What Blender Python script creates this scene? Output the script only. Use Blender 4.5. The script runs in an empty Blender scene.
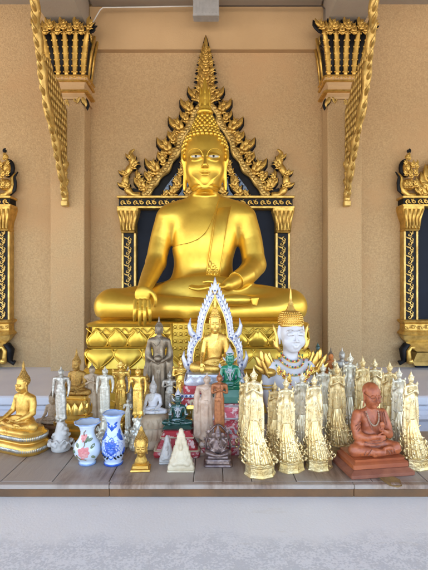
import bpy, math, random
import numpy as np
from mathutils import Vector, Matrix
random.seed(7); RNG = np.random.RandomState(5)
PI = math.pi; F_ = 428.0; EYE = 1.5
col = bpy.context.scene.collection

def at(px, py, D):                       # pixel of the photograph at depth D -> place in metres
    return Vector(((px-214)*D/F_, D, EYE-(py-285)*D/F_))

# ------------------------------------------------------------------ objects
def empty(name, loc=(0,0,0), rz=0.0, label=None, cat=None, group=None, scale=1.0):
    o = bpy.data.objects.new(name, None); col.objects.link(o)
    o.location = loc; o.rotation_euler = (0,0,rz); o.scale = (scale,)*3
    o.empty_display_size = .05
    if label: o['label'] = label
    if cat: o['category'] = cat
    if group: o['group'] = group
    return o
def part(name, me, mat, parent=None, label=None):
    o = bpy.data.objects.new(name, me); col.objects.link(o)
    if mat is not None and not (len(me.materials)): me.materials.append(mat)
    elif mat is not None and me.materials[0] != mat:
        o.material_slots[0].link = 'OBJECT'; o.material_slots[0].material = mat
    if parent is not None: o.parent = parent
    if label: o['label'] = label
    return o
def tag(o, label, cat, group=None):
    o['label'] = label; o['category'] = cat
    if group: o['group'] = group
    return o
def copy_tree(o, parent=None):
    c = o.copy(); col.objects.link(c); c.parent = parent
    for ch in list(o.children): copy_tree(ch, c)
    return c

# ------------------------------------------------------------------ signed distance clay
def rotm(rx=0, ry=0, rz=0):
    return np.array((Matrix.Rotation(rz,3,'Z') @ Matrix.Rotation(ry,3,'Y') @ Matrix.Rotation(rx,3,'X')))
class Clay:
    def __init__(s): s.p = []
    def ell(s, c, r, k=.02, tag='b', rot=None, op=1):
        s.p.append(('e', np.array(c,float), np.array(r,float), k, tag, rot, op)); return s
    def cap(s, a, b, ra, rb=None, k=.02, tag='b', op=1):
        s.p.append(('c', np.array(a,float), np.array(b,float), k, tag, (ra, ra if rb is None else rb), op)); return s
    def chain(s, pts, rs, k=.02, tag='b', op=1):
        """one smooth tapering limb through the joints"""
        P=[np.array(p,float) for p in pts]; n=len(P); Q=[]; q=[]
        for i in range(n-1):
            a,b,c,d=P[max(i-1,0)],P[i],P[i+1],P[min(i+2,n-1)]; m=1 if n>8 else 4
            for j in range(m):
                t=j/m; Q.append(.5*(2*b+(c-a)*t+(2*a-5*b+4*c-d)*t*t+(3*b-a-3*c+d)*t**3)); q.append(rs[i]*(1-t)+rs[i+1]*t)
        Q.append(P[-1]); q.append(rs[-1])
        s.p.append(('C',np.array(Q),np.array(q),k,tag,None,op)); return s
    def box(s, c, h, rd=.005, k=.01, tag='b', rot=None, op=1):
        s.p.append(('b', np.array(c,float), np.array(h,float), k, tag, (rot, rd), op)); return s
    def bounds(s, q):
        if q[0] == 'c':
            r = max(q[5]); return np.minimum(q[1],q[2])-r, np.maximum(q[1],q[2])+r
        if q[0] == 'C': r=q[2].max(); return q[1].min(0)-r, q[1].max(0)+r
        if q[0] == 'e':
            if q[5] is None: return q[1]-q[2], q[1]+q[2]
            m = q[2].max(); return q[1]-m, q[1]+m
        rot = q[5][0]
        if rot is None: return q[1]-q[2], q[1]+q[2]
        m = np.linalg.norm(q[2]); return q[1]-m, q[1]+m
    def field(s, cell, tags=None, box=None):
        ps = [q for q in s.p if tags is None or q[4] in tags]
        if box is None:
            lo = np.min([s.bounds(q)[0] for q in ps if q[6]>0],0)-6*cell-.01
            hi = np.max([s.bounds(q)[1] for q in ps if q[6]>0],0)+6*cell+.01
        else: lo, hi = box
        n = np.maximum(2, np.round((hi-lo)/cell).astype(int)+1)
        d = np.full(n, 1e3, np.float32)
        ax = [(lo[i]+cell*np.arange(n[i])).astype(np.float32) for i in range(3)]
        for q in ps:
            kind, c, r, k, _, ex, op = q
            b0, b1 = s.bounds(q); m = 2.2*k+5*cell+.02
            i0 = np.maximum(0, np.floor((b0-m-lo)/cell).astype(int)); i1 = np.minimum(n, np.ceil((b1+m-lo)/cell).astype(int)+1)
            if (i1 <= i0).any(): continue
            X = ax[0][i0[0]:i1[0],None,None]; Y = ax[1][None,i0[1]:i1[1],None]; Z = ax[2][None,None,i0[2]:i1[2]]
            if kind == 'C':
                f=None
                for a_,b_,ra,rb in zip(c[:-1],c[1:],r[:-1],r[1:]):
                    ab=b_-a_; L2=float(ab@ab)+1e-12; px, py, pz = X-a_[0], Y-a_[1], Z-a_[2]
                    t=np.clip((px*ab[0]+py*ab[1]+pz*ab[2])/L2,0,1)
                    g=np.sqrt((px-t*ab[0])**2+(py-t*ab[1])**2+(pz-t*ab[2])**2)-(ra+(rb-ra)*t)
                    f=g if f is None else np.minimum(f,g)
            elif kind == 'c':
                ab = r-c; L2 = float(ab@ab)+1e-12
                px, py, pz = X-c[0], Y-c[1], Z-c[2]
                t = np.clip((px*ab[0]+py*ab[1]+pz*ab[2])/L2, 0, 1)
                f = np.sqrt((px-t*ab[0])**2+(py-t*ab[1])**2+(pz-t*ab[2])**2)-(ex[0]+(ex[1]-ex[0])*t)
            else:
                px, py, pz = X-c[0], Y-c[1], Z-c[2]
                rot = ex if kind == 'e' else ex[0]
                if rot is not None:
                    R = rot
                    px, py, pz = (R[0,0]*px+R[1,0]*py+R[2,0]*pz, R[0,1]*px+R[1,1]*py+R[2,1]*pz, R[0,2]*px+R[1,2]*py+R[2,2]*pz)
                if kind == 'e':
                    k0 = np.sqrt((px/r[0])**2+(py/r[1])**2+(pz/r[2])**2)+1e-6
                    k1 = np.sqrt((px/r[0]**2)**2+(py/r[1]**2)**2+(pz/r[2]**2)**2)+1e-6
                    f = k0*(k0-1)/k1
                else:
                    rd = ex[1]
                    qx, qy, qz = np.abs(px)-r[0]+rd, np.abs(py)-r[1]+rd, np.abs(pz)-r[2]+rd
                    f = np.sqrt(np.maximum(qx,0)**2+np.maximum(qy,0)**2+np.maximum(qz,0)**2)+np.minimum(np.maximum(np.maximum(qx,qy),qz),0)-rd
            sub = d[i0[0]:i1[0],i0[1]:i1[1],i0[2]:i1[2]]
            f = f.astype(np.float32)
            if op > 0:
                h = np.maximum(k-np.abs(sub-f),0)
                sub[...] = np.minimum(sub,f)-h*h/(4*k+1e-9)
            else:
                h = np.maximum(k-np.abs(sub+f),0)
                sub[...] = np.maximum(sub,-f)+h*h/(4*k+1e-9)
        return d, lo, cell, ax
def nets(d, lo, cell, name='m', smooth=True):
    ins = d < 0
    nx, ny, nz = d.shape
    cnt = np.zeros((nx-1,ny-1,nz-1), np.int8)
    cs = [(a,b,c) for a in (0,1) for b in (0,1) for c in (0,1)]
    for a,b,c in cs: cnt += ins[a:nx-1+a,b:ny-1+b,c:nz-1+c]
    I,J,K = np.nonzero((cnt>0)&(cnt<8))
    idx = np.full(cnt.shape,-1,np.int32); idx[I,J,K] = np.arange(len(I))
    v = {c: np.clip(d[I+c[0],J+c[1],K+c[2]],-50*cell,50*cell) for c in cs}
    S = np.zeros((len(I),3)); N = np.zeros(len(I))
    for a in cs:
        for axi in range(3):
            if a[axi] == 1: continue
            b = tuple(1 if i==axi else a[i] for i in range(3))
            m = (v[a]<0)!=(v[b]<0)
            t = v[a]/(v[a]-v[b]+1e-12)
            for i in range(3): S[:,i] += np.where(m, a[i]+(t if i==axi else 0), 0)
            N += m
    V = (S/N[:,None]+np.stack([I,J,K],1))*cell+lo
    quads = []
    for axi in range(3):
        A = ins[tuple(slice(0,-1) if i==axi else slice(None) for i in range(3))]
        B = ins[tuple(slice(1,None) if i==axi else slice(None) for i in range(3))]
        e = np.array(np.nonzero(A!=B)); u, w = [(1,2),(2,0),(0,1)][axi]
        ok = (e[u]>0)&(e[w]>0)&(e[u]<d.shape[u]-1)&(e[w]<d.shape[w]-1)
        e = e[:,ok]; flip = A[tuple(e)]
        def g(du,dw):
            q = e.copy(); q[u]-=du; q[w]-=dw; return idx[tuple(q)]
        Q = np.stack([g(1,1),g(0,1),g(0,0),g(1,0)],1)
        Q[~flip] = Q[~flip][:,::-1]; quads.append(Q)
    Q = np.concatenate(quads)
    me = bpy.data.meshes.new(name)
    me.vertices.add(len(V)); me.vertices.foreach_set('co', V.astype(np.float32).ravel())
    me.loops.add(len(Q)*4); me.loops.foreach_set('vertex_index', Q.ravel().astype(np.int32))
    me.polygons.add(len(Q)); me.polygons.foreach_set('loop_start', np.arange(0,len(Q)*4,4,dtype=np.int32))
    me.update(calc_edges=True); me.validate()
    me.polygons.foreach_set('use_smooth', np.ones(len(me.polygons),bool))
    return me

# ------------------------------------------------------------------ plain mesh builder
def join_meshes(ms, name='m'):
    V=[];Q=[];o=0
    for m in ms:
        v=np.empty(len(m.vertices)*3,np.float32); m.vertices.foreach_get('co',v); q=np.empty(len(m.loops),np.int32); m.loops.foreach_get('vertex_index',q)
        V.append(v); Q.append(q+o); o+=len(m.vertices)
    V=np.concatenate(V); Q=np.concatenate(Q); me=bpy.data.meshes.new(name)
    me.vertices.add(len(V)//3); me.vertices.foreach_set('co',V); me.loops.add(len(Q)); me.loops.foreach_set('vertex_index',Q)
    me.polygons.add(len(Q)//4); me.polygons.foreach_set('loop_start',np.arange(0,len(Q),4,dtype=np.int32)); me.update(calc_edges=True); me.validate()
    me.polygons.foreach_set('use_smooth',np.ones(len(me.polygons),bool)); return me
def rrect(hx,hy,rd,n):
    """n points evenly round a rounded rectangle, with outward angle"""
    P=[]
    for q in range(4):
        sx,sy=((1,1),(-1,1),(-1,-1),(1,-1))[q]
        for i in range(9):
            t=(q+i/8)*PI/2; P.append((sx*(hx-rd)+rd*math.cos(t),sy*(hy-rd)+rd*math.sin(t)))
    P.append(P[0]); L=[0]
    for a,b in zip(P,P[1:]): L.append(L[-1]+math.dist(a,b))
    return [(float(np.interp(u,L,[p[0] for p in P])),float(np.interp(u,L,[p[1] for p in P]))) for u in np.linspace(0,L[-1],n,endpoint=False)]
class MB:
    def __init__(s): s.v=[]; s.f=[]; s.sm=[]
    def add(s, vs, fs, smooth=True, M=None):
        o=len(s.v); s.v += [tuple(M@Vector(p)) for p in vs] if M is not None else [tuple(p) for p in vs]
        s.f += [tuple(i+o for i in f) for f in fs]; s.sm += [smooth]*len(fs); return s
    def box(s, c, h, b=0.0, M=None):
        x,y,z=c; a,e,g=h
        if b<=0:
            vs=[(x+i*a,y+j*e,z+k*g) for i in(-1,1) for j in(-1,1) for k in(-1,1)]
            return s.add(vs,[(0,1,3,2),(4,6,7,5),(0,4,5,1),(2,3,7,6),(0,2,6,4),(1,5,7,3)],False,M)
        P=[(a,e-b),(a-b,e),(-a+b,e),(-a,e-b),(-a,-e+b),(-a+b,-e),(a-b,-e),(a,-e+b)]
        I=[(a-b,e-b)]*2+[(-a+b,e-b)]*2+[(-a+b,-e+b)]*2+[(a-b,-e+b)]*2
        vs=[]
        for ring,zz in((I,-g),(P,-g+b),(P,g-b),(I,g)): vs+=[(x+p[0],y+p[1],z+zz) for p in ring]
        fs=[tuple(reversed(range(8)))]+[tuple(range(24,32))]
        for r in range(3):
            for i in range(8): fs.append((r*8+i,r*8+(i+1)%8,r*8+8+(i+1)%8,r*8+8+i))
        return s.add(vs,fs,False,M)
    def tier(s, prof, hx, hy, rd, c=(0,0,0), n=5, smooth=False, M=None):
        """rounded rectangle swept through (offset,z) pairs"""
        vs=[]; N=4*(n+1)
        for off,z in prof:
            for q in range(4):
                sx,sy=((1,1),(-1,1),(-1,-1),(1,-1))[q]
                for i in range(n+1):
                    t=(q+i/n)*PI/2; r=max(rd+off*.5,.0005)
                    vs.append((c[0]+sx*(hx+off-r)+r*math.cos(t), c[1]+sy*(hy+off-r)+r*math.sin(t), c[2]+z))
        fs=[]
        for k in range(len(prof)-1):
            for i in range(N): fs.append((k*N+i,k*N+(i+1)%N,(k+1)*N+(i+1)%N,(k+1)*N+i))
        fs.append(tuple(reversed(range(N)))); fs.append(tuple(range((len(prof)-1)*N,len(prof)*N)))
        return s.add(vs,fs,smooth,M)
    def lathe(s, prof, c=(0,0,0), n=24, sy=1.0, smooth=True, M=None, lobes=0, la=0.0):
        vs=[]; fs=[]
        for r,z in prof:
            for i in range(n):
                t=2*PI*i/n; rr=r*(1+la*math.cos(lobes*t)) if lobes else r
                vs.append((c[0]+rr*math.cos(t), c[1]+rr*sy*math.sin(t), c[2]+z))
        for k in range(len(prof)-1):
            for i in range(n): fs.append((k*n+i,k*n+(i+1)%n,(k+1)*n+(i+1)%n,(k+1)*n+i))
        fs.append(tuple(reversed(range(n)))); fs.append(tuple(range((len(prof)-1)*n,len(prof)*n)))
        return s.add(vs,fs,smooth,M)
    def sph(s, c, r, n=8, m=6, M=None):
        r = (r,r,r) if not hasattr(r,'__len__') else r
        vs=[(c[0],c[1],c[2]+r[2])]
        for j in range(1,m):
            for i in range(n):
                a=PI*j/m; t=2*PI*i/n
                vs.append((c[0]+r[0]*math.sin(a)*math.cos(t),c[1]+r[1]*math.sin(a)*math.sin(t),c[2]+r[2]*math.cos(a)))
        vs.append((c[0],c[1],c[2]-r[2])); L=len(vs)-1; fs=[]
        for i in range(n):
            fs.append((0,1+i,1+(i+1)%n)); fs.append((L,L-n+(i+1)%n,L-n+i))
            for j in range(m-2): fs.append((1+j*n+i,1+(j+1)*n+i,1+(j+1)*n+(i+1)%n,1+j*n+(i+1)%n))
        return s.add(vs,fs,True,M)
    def tube(s, pts, rs, n=8, flat=1.0, nrm=(0,1,0), M=None, smooth=True):
        """sweep, cross-section r in the plane of the curve and r*flat along nrm"""
        P=[Vector(p) for p in pts]; nv=Vector(nrm).normalized(); vs=[]
        if not hasattr(rs,'__len__'): rs=[rs]*len(P)
        for i,p in enumerate(P):
            t=(P[min(i+1,len(P)-1)]-P[max(i-1,0)]).normalized()
            b=t.cross(nv)
            if b.length<1e-4: b=t.orthogonal()
            b.normalize(); m=b.cross(t).normalized()
            for k in range(n):
                a=2*PI*k/n; vs.append(p+b*rs[i]*math.cos(a)+m*rs[i]*flat*math.sin(a))
        fs=[]
        for i in range(len(P)-1):
            for k in range(n): fs.append((i*n+k,i*n+(k+1)%n,(i+1)*n+(k+1)%n,(i+1)*n+k))
        fs.append(tuple(reversed(range(n)))); fs.append(tuple(range((len(P)-1)*n,len(P)*n)))
        return s.add(vs,fs,smooth,M)
    def leaf(s, c, size, ang, bend=.5, wid=.26, flat=.5, n=7, M=None, nrm='xz'):
        """one curling flame leaf in the xz plane, root at c, pointing along ang"""
        pts=[]; rs=[]; x,z=c[0],c[2]; a=ang
        for i in range(n+1):
            t=i/n; pts.append((x,c[1],z)); rs.append(size*wid*(math.sin(PI*min(1,(t*.85+.12)))**.8)*(1-t*.55)+size*.004)
            a=ang+bend*math.sin(t*PI*1.3)*1.2*(1 if t<.6 else -.4); x+=size/n*math.cos(a); z+=size/n*math.sin(a)
        rs[-1]=size*.01
        return s.tube(pts,rs,6,flat,M=M)
    def kranok(s, c, size, ang=PI/2, flat=.5, side=1, M=None):
        s.leaf(c,size,ang,.5*side,.24,flat,M=M)
        for k,(q,da,sz) in enumerate(((.12,.85,.55),(.12,-.85,.55),(.35,.6,.42),(.38,-.6,.40),(.0,1.5,.38),(.0,-1.5,.38))):
            p=(c[0]+size*q*math.cos(ang),c[1]-.15*size*flat,c[2]+size*q*math.sin(ang))
            s.leaf(p,size*sz,ang+da,(-.7 if da>0 else .7),.25,flat,n=5,M=M)
        s.sph((c[0],c[1]-.1*size,c[2]),size*.13,6,4,M=M)
        return s
    def shade(s, c, size, ang=PI/2, side=1, k=1.13, back=.012):
        """the black lacquered ground a flame cluster is fixed to"""
        x=c[0]-size*.10*math.cos(ang); z=c[2]-size*.10*math.sin(ang); p=(x,c[1]+back,z)
        s.leaf(p,size*k,ang,.5*side,.30,.16)
        for q,da,sz in ((.12,.85,.55),(.12,-.85,.55),(.35,.6,.42),(.38,-.6,.40)):
            s.leaf((x+size*q*math.cos(ang),p[1],z+size*q*math.sin(ang)),size*sz*k*1.12,ang+da,(-.7 if da>0 else .7),.36,.16,n=5)
        return s
    def curl(s, c, r, a0, turns, w, flat=.6, sgn=1, M=None, n=14):
        pts=[]; rs=[]
        for i in range(n+1):
            t=i/n; a=a0+sgn*turns*2*PI*t; rr=r*(1-.8*t)
            pts.append((c[0]+rr*math.cos(a),c[1],c[2]+rr*math.sin(a))); rs.append(w*(1-.45*t)*(.4+.6*min(1,t*5)))
        s.tube(pts,rs,6,flat,M=M); s.sph((pts[-1][0],c[1],pts[-1][2]),w*.9,6,4,M=M); return s
    def plate(s, outline, y0, y1, M=None):
        """closed xz outline with real thickness"""
        n=len(outline); vs=[(x,y0,z) for x,z in outline]+[(x,y1,z) for x,z in outline]
        fs=[tuple(range(n)),tuple(reversed(range(n,2*n)))]+[(i,i+n,(i+1)%n+n,(i+1)%n) for i in range(n)]
        return s.add(vs,fs,False,M)
    def mesh(s, name='m'):
        me=bpy.data.meshes.new(name); me.from_pydata(s.v,[],s.f); me.validate()
        if len(me.polygons)==len(s.sm): me.polygons.foreach_set('use_smooth', s.sm)
        import bmesh
        b=bmesh.new(); b.from_mesh(me); bmesh.ops.recalc_face_normals(b,faces=b.faces); b.to_mesh(me); b.free()
        me.update(); return me
    def build(s, name, mat, parent=None, label=None): return part(name, s.mesh(name), mat, parent, label)

def petals(mb, hx, hy, z0, z1, w, out, down=False, sides='fsb', tilt=.0, M=None, fine=6, rib=.0, corner=.03):
    """a row of pointed lotus petals round a rectangular tier; each a convex curved shield"""
    def one(cx, cy, ang, w):
        T=Matrix.Translation((cx,cy,0))@Matrix.Rotation(ang,4,'Z')
        rows=7; cols=8; vs=[]
        for i in range(rows+1):
            t=i/rows; half=w*.51*(1-max(0,(t-.28)/.72)**1.35)*(1 if t>.18 else .82+t)
            for j in range(cols+1):
                u=j/cols*2-1
                bul=out*(math.sin(PI*min(1,t*.9+.12))**.7)*(1-u*u)**.5*(1-.25*t)
                rb=rib*math.cos(u*PI*3.2)*(1 if 0<j<cols else 0)
                z=(z0+(z1-z0)*t) if not down else (z1-(z1-z0)*t)
                vs.append((half*u,-bul-rb-tilt*t-.001,z))
        # rim ridge
        fs=[(i*(cols+1)+j,i*(cols+1)+j+1,(i+1)*(cols+1)+j+1,(i+1)*(cols+1)+j) for i in range(rows) for j in range(cols)]
        mb.add(vs,fs,True,(M@T) if M is not None else T)
        rim=[]
        for sgn in (-1,1):
            pts=[]
            for i in range(rows+1):
                t=i/rows; half=w*.51*(1-max(0,(t-.28)/.72)**1.35)*(1 if t>.18 else .82+t)
                z=(z0+(z1-z0)*t) if not down else (z1-(z1-z0)*t)
                pts.append((sgn*half,-.002-tilt*t,z))
            mb.tube(pts,[abs(z1-z0)*.05]*len(pts),5,M=(M@T) if M is not None else T)
    n=max(1,round(2*(hx-corner*.4)/w)); ww=2*hx/n
    for i in range(n):
        x=-hx+ww*(i+.5)
        if 'f' in sides: one(x,-hy,0,ww)
        if 'b' in sides: one(x,hy,PI,ww)
    n=max(1,round(2*hy/w)); wy=2*hy/n
    for i in range(n):
        y=-hy+wy*(i+.5)
        if 's' in sides: one(hx,y,PI/2,wy); one(-hx,y,-PI/2,wy)
def ring_petals(mb, r, z0, z1, n, out, down=False, c=(0,0)):
    for i in range(n):
        a=2*PI*i/n
        T=Matrix.Translation((c[0],c[1],0))@Matrix.Rotation(a,4,'Z')@Matrix.Translation((0,-r,0))
        w=2*PI*r/n; vs=[]; rows=5; cols=4
        for q in range(rows+1):
            t=q/rows; half=w*.5*(1-max(0,(t-.4)/.6)**1.6)
            for j in range(cols+1):
                u=j/cols*2-1; z=(z0+(z1-z0)*t) if not down else (z1-(z1-z0)*t)
                vs.append((half*u,-out*math.sin(PI*min(1,t*.8+.15))*(1-.8*u*u),z))
        mb.add(vs,[(q*5+j,q*5+j+1,(q+1)*5+j+1,(q+1)*5+j) for q in range(rows) for j in range(cols)],True,T)
# ------------------------------------------------------------------ materials
def mat(name, c, rough=.5, metal=0.0, c2=None, ns=20, nd=.5, bump=0, bs=60, rvar=0.0, spec=.5, coat=0, trans=0, detail=5, thresh=None, sss=0, bump2=0, bs2=6, c3=None, ns3=4):
    m=bpy.data.materials.new(name); m.use_nodes=True; t=m.node_tree; N=t.nodes; L=t.links
    b=N['Principled BSDF']; b.inputs['Roughness'].default_value=rough; b.inputs['Metallic'].default_value=metal
    b.inputs['Specular IOR Level'].default_value=spec; b.inputs['Base Color'].default_value=(*c,1)
    if coat: b.inputs['Coat Weight'].default_value=coat; b.inputs['Coat Roughness'].default_value=.12
    if trans: b.inputs['Transmission Weight'].default_value=trans
    if sss: b.inputs['Subsurface Weight'].default_value=sss; b.inputs['Subsurface Radius'].default_value=(.02,.015,.01); b.inputs['Subsurface Scale'].default_value=.4
    tc=N.new('ShaderNodeTexCoord'); src=tc.outputs['Object']
    def noise(sc, det=5, rg=.55):
        n=N.new('ShaderNodeTexNoise'); n.inputs['Scale'].default_value=sc; n.inputs['Detail'].default_value=det; n.inputs['Roughness'].default_value=rg
        L.new(src,n.inputs['Vector']); return n
    if c2:
        n=noise(ns,detail); r=N.new('ShaderNodeValToRGB'); lo,hi=thresh or (.35,.65)
        r.color_ramp.elements[0].position=lo; r.color_ramp.elements[1].position=hi
        r.color_ramp.elements[0].color=(*c,1); r.color_ramp.elements[1].color=(*c2,1)
        L.new(n.outputs['Fac'],r.inputs['Fac']); out=r.outputs['Color']
        if c3:
            n3=noise(ns3,6); r3=N.new('ShaderNodeValToRGB'); r3.color_ramp.elements[0].position=.5; r3.color_ramp.elements[1].position=.68
            mx=N.new('ShaderNodeMix'); mx.data_type='RGBA'; L.new(n3.outputs['Fac'],r3.inputs['Fac']); L.new(r3.outputs['Color'],mx.inputs['Factor'])
            L.new(out,mx.inputs['A']); mx.inputs['B'].default_value=(*c3,1); out=mx.outputs['Result']
        L.new(out,b.inputs['Base Color'])
    if rvar:
        n=noise(ns*.7+3,4); mp=N.new('ShaderNodeMapRange'); mp.inputs[3].default_value=max(.02,rough-rvar); mp.inputs[4].default_value=min(1,rough+rvar)
        mp.inputs[1].default_value=.3; mp.inputs[2].default_value=.7
        L.new(n.outputs['Fac'],mp.inputs[0]); L.new(mp.outputs[0],b.inputs['Roughness'])
    if bump:
        n=noise(bs,6,.6); bp=N.new('ShaderNodeBump'); bp.inputs['Strength'].default_value=1; bp.inputs['Distance'].default_value=bump
        L.new(n.outputs['Fac'],bp.inputs['Height']); L.new(bp.outputs['Normal'],b.inputs['Normal'])
        if bump2:
            n2=noise(bs2,3,.5); b2=N.new('ShaderNodeBump'); b2.inputs['Strength'].default_value=1; b2.inputs['Distance'].default_value=bump2
            L.new(n2.outputs['Fac'],b2.inputs['Height']); L.new(b2.outputs['Normal'],bp.inputs['Normal'])
    return m
M={}
M['hero_gold']=mat('polished gold paint',(.78,.52,.08),.39,.85,c2=(.70,.44,.06),ns=9,bump=.0005,bs=70,rvar=.10,bump2=.0012,bs2=7)
M['hero_matte']=mat('duller gold paint',(.74,.50,.085),.38,.85,c2=(.64,.40,.055),ns=14,bump=.0008,bs=60,rvar=.07)
M['orn_gold']=mat('gilded relief',(.76,.50,.13),.38,.78,c2=(.50,.30,.07),ns=30,bump=.001,bs=120,rvar=.08)
M['orn_gold2']=mat('pale gilded relief',(.74,.52,.17),.42,.68,c2=(.48,.31,.09),ns=22,bump=.0015,bs=90,rvar=.08)
M['orn_gold_dark']=mat('gilded relief with painted shade',(.50,.33,.10),.5,.6,c2=(.30,.19,.06),ns=40,bump=.0015,bs=120)  # darker copy of the gilding, shade of the bracket web put into the colour
M['mosaic_dark']=mat('dark blue glass mosaic',(.02,.028,.05),.25,.3,c2=(.09,.12,.18),ns=140,bump=.001,bs=200,thresh=(.5,.66))
M['black']=mat('black lacquer',(.005,.005,.007),.5,c2=(.012,.012,.014),ns=20,spec=.2)
M['mosaic']=mat('blue grey glass mosaic',(.05,.07,.12),.25,.3,c2=(.22,.28,.38),ns=140,bump=.001,bs=200)
M['pane']=mat('dark blue panel',(.005,.008,.018),.5,c2=(.008,.012,.025),ns=5,spec=.15)
M['wall']=mat('tan roughcast',(.56,.385,.205),.9,c2=(.44,.295,.148),ns=110,bump=.005,bs=95,bump2=.0015,bs2=14,c3=(.52,.33,.165),ns3=2.2)
M['wall_smooth']=mat('tan smooth render',(.55,.37,.195),.85,c2=(.49,.325,.165),ns=2.2,bump=.0018,bs=70)
M['soffit']=mat('grey white paint',(.36,.31,.25),.8,c2=(.32,.27,.22),ns=3,bump=.0015,bs=60)
M['marble']=mat('white marble',(.87,.86,.87),.5,c2=(.80,.79,.81),ns=2.5,c3=(.72,.71,.74),ns3=22,bump=.0005,bs=120,rvar=.1)
M['plinth']=mat('pale grey stone plinth',(.76,.75,.79),.55,c2=(.70,.69,.74),ns=4,bump=.0006,bs=90)
M['wood_edge']=mat('brown timber edge',(.20,.09,.03),.6,c2=(.12,.06,.025),ns=9,bump=.0015,bs=50)
M['metal_grey']=mat('grey painted metal',(.42,.42,.42),.5,.2,c2=(.36,.36,.36),ns=30,bump=.0004,bs=80)
M['cable']=mat('dark cable',(.06,.04,.03),.6); M['cable_w']=mat('white cable',(.7,.68,.64),.6)
M['white']=mat('white porcelain paint',(.62,.61,.63),.32,c2=(.56,.55,.58),ns=18,coat=.1)
M['eye_white']=mat('eye white',(.58,.54,.46),.3); M['eye_dark']=mat('eye dark',(.012,.010,.010),.2)
M['red']=mat('red enamel',(.42,.035,.03),.4,c2=(.30,.02,.02),ns=40); M['green_gem']=mat('green enamel',(.03,.16,.09),.3)
M['blue_gem']=mat('blue enamel',(.05,.09,.30),.3)
M['gold_leaf']=mat('worn gold leaf',(.80,.52,.13),.34,.82,c2=(.62,.36,.08),ns=18,bump=.001,bs=110,rvar=.1)
M['gold_bright']=mat('bright gold',(.88,.60,.16),.3,.85,c2=(.75,.47,.10),ns=30,bump=.0006,bs=130,rvar=.08)
M['gold_dark']=mat('dark aged gold',(.55,.33,.08),.42,.75,c2=(.33,.18,.05),ns=22,bump=.0012,bs=110,rvar=.1)
M['silver']=mat('tarnished silver',(.62,.59,.53),.38,.75,c2=(.36,.33,.28),ns=22,bump=.0012,bs=110,rvar=.1)
M['bronze']=mat('grey brown bronze',(.30,.24,.17),.40,.65,c2=(.17,.13,.09),ns=16,bump=.0012,bs=100,rvar=.1)
M['purple_bronze']=mat('dark purple bronze',(.13,.085,.085),.34,.6,c2=(.28,.20,.17),ns=40,bump=.0012,bs=120)
M['copper']=mat('orange copper glaze',(.42,.16,.055),.35,.35,c2=(.27,.09,.035),ns=20,bump=.0008,bs=90)
M['terracotta']=mat('red brown terracotta',(.46,.13,.045),.40,.08,c2=(.30,.075,.03),ns=9,bump=.0008,bs=80,coat=.12,rvar=.1)
M['terracotta_dark']=mat('dark red brown terracotta',(.22,.07,.04),.45,c2=(.32,.11,.06),ns=22,bump=.0015,bs=70,coat=.1)
M['beige']=mat('beige stone',(.52,.40,.27),.6,c2=(.38,.27,.17),ns=18,bump=.001,bs=90)
M['pinkish']=mat('pale pinkish resin',(.58,.43,.32),.35,c2=(.45,.30,.21),ns=12,bump=.001,bs=60,coat=.3)
M['clear']=mat('glassy pale resin',(.70,.66,.56),.18,.35,c2=(.50,.47,.38),ns=30,coat=.6,bump=.0015,bs=80)
M['cream']=mat('cream stone',(.66,.57,.41),.55,c2=(.55,.45,.30),ns=25,bump=.001,bs=110)
M['white_stone']=mat('white grey stone',(.60,.57,.54),.5,c2=(.46,.43,.40),ns=14,bump=.001,bs=90)
M['pale_gold']=mat('pale champagne gold',(.84,.73,.47),.25,.74,c2=(.80,.62,.30),ns=14,bump=.0012,bs=110,rvar=.08)
M['pale_gold2']=mat('pale gold base',(.82,.69,.40),.27,.72,c2=(.74,.53,.21),ns=16,bump=.002,bs=110,rvar=.08)
M['pale_gold_warm']=mat('warmer worn pale gold',(.86,.70,.38),.30,.72,c2=(.72,.52,.22),ns=18,bump=.0014,bs=110,rvar=.1)
M['pale_silver']=mat('silvery clear resin',(.80,.76,.64),.20,.6,c2=(.70,.62,.42),ns=16,bump=.0012,bs=110,coat=.4)
M['emerald']=mat('emerald glass',(.008,.13,.065),.14,c2=(.015,.22,.12),ns=14,coat=.6)
M['dark_green']=mat('dark green glass',(.01,.04,.035),.16,c2=(.015,.07,.055),ns=14,coat=.6)
M['teal']=mat('teal base',(.06,.22,.18),.4,c2=(.10,.28,.22),ns=20)
M['lilac_white']=mat('white with lilac',(.60,.59,.63),.32,.25,c2=(.42,.42,.50),ns=45,bump=.0008,bs=120,coat=.2)
M['pink_tiles']=mat('pink and red sequins',(.45,.05,.07),.3,.15,c2=(.66,.45,.44),ns=75,thresh=(.50,.56),bump=.001,bs=150)
M['red_cloth']=mat('red patterned base',(.40,.03,.04),.5,c2=(.64,.42,.40),ns=60,thresh=(.54,.60),bump=.001,bs=150)
M['arch_robe']=mat('silvery white robe',(.60,.57,.50),.35,.6,c2=(.42,.42,.46),ns=40,bump=.001,bs=120)
M['brown_line']=mat('brown painted line',(.20,.13,.08),.5)
M['orange']=mat('orange cloth',(.62,.20,.04),.6)
M['leaf']=mat('dried leaf',(.30,.18,.06),.7,c2=(.20,.11,.04),ns=30,bump=.001,bs=60)
M['ground']=mat('concrete yard',(.24,.215,.18),.9,c2=(.19,.17,.145),ns=.5)
M['concrete']=mat('dark stone base',(.12,.10,.09),.7,c2=(.2,.17,.14),ns=20)

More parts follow.
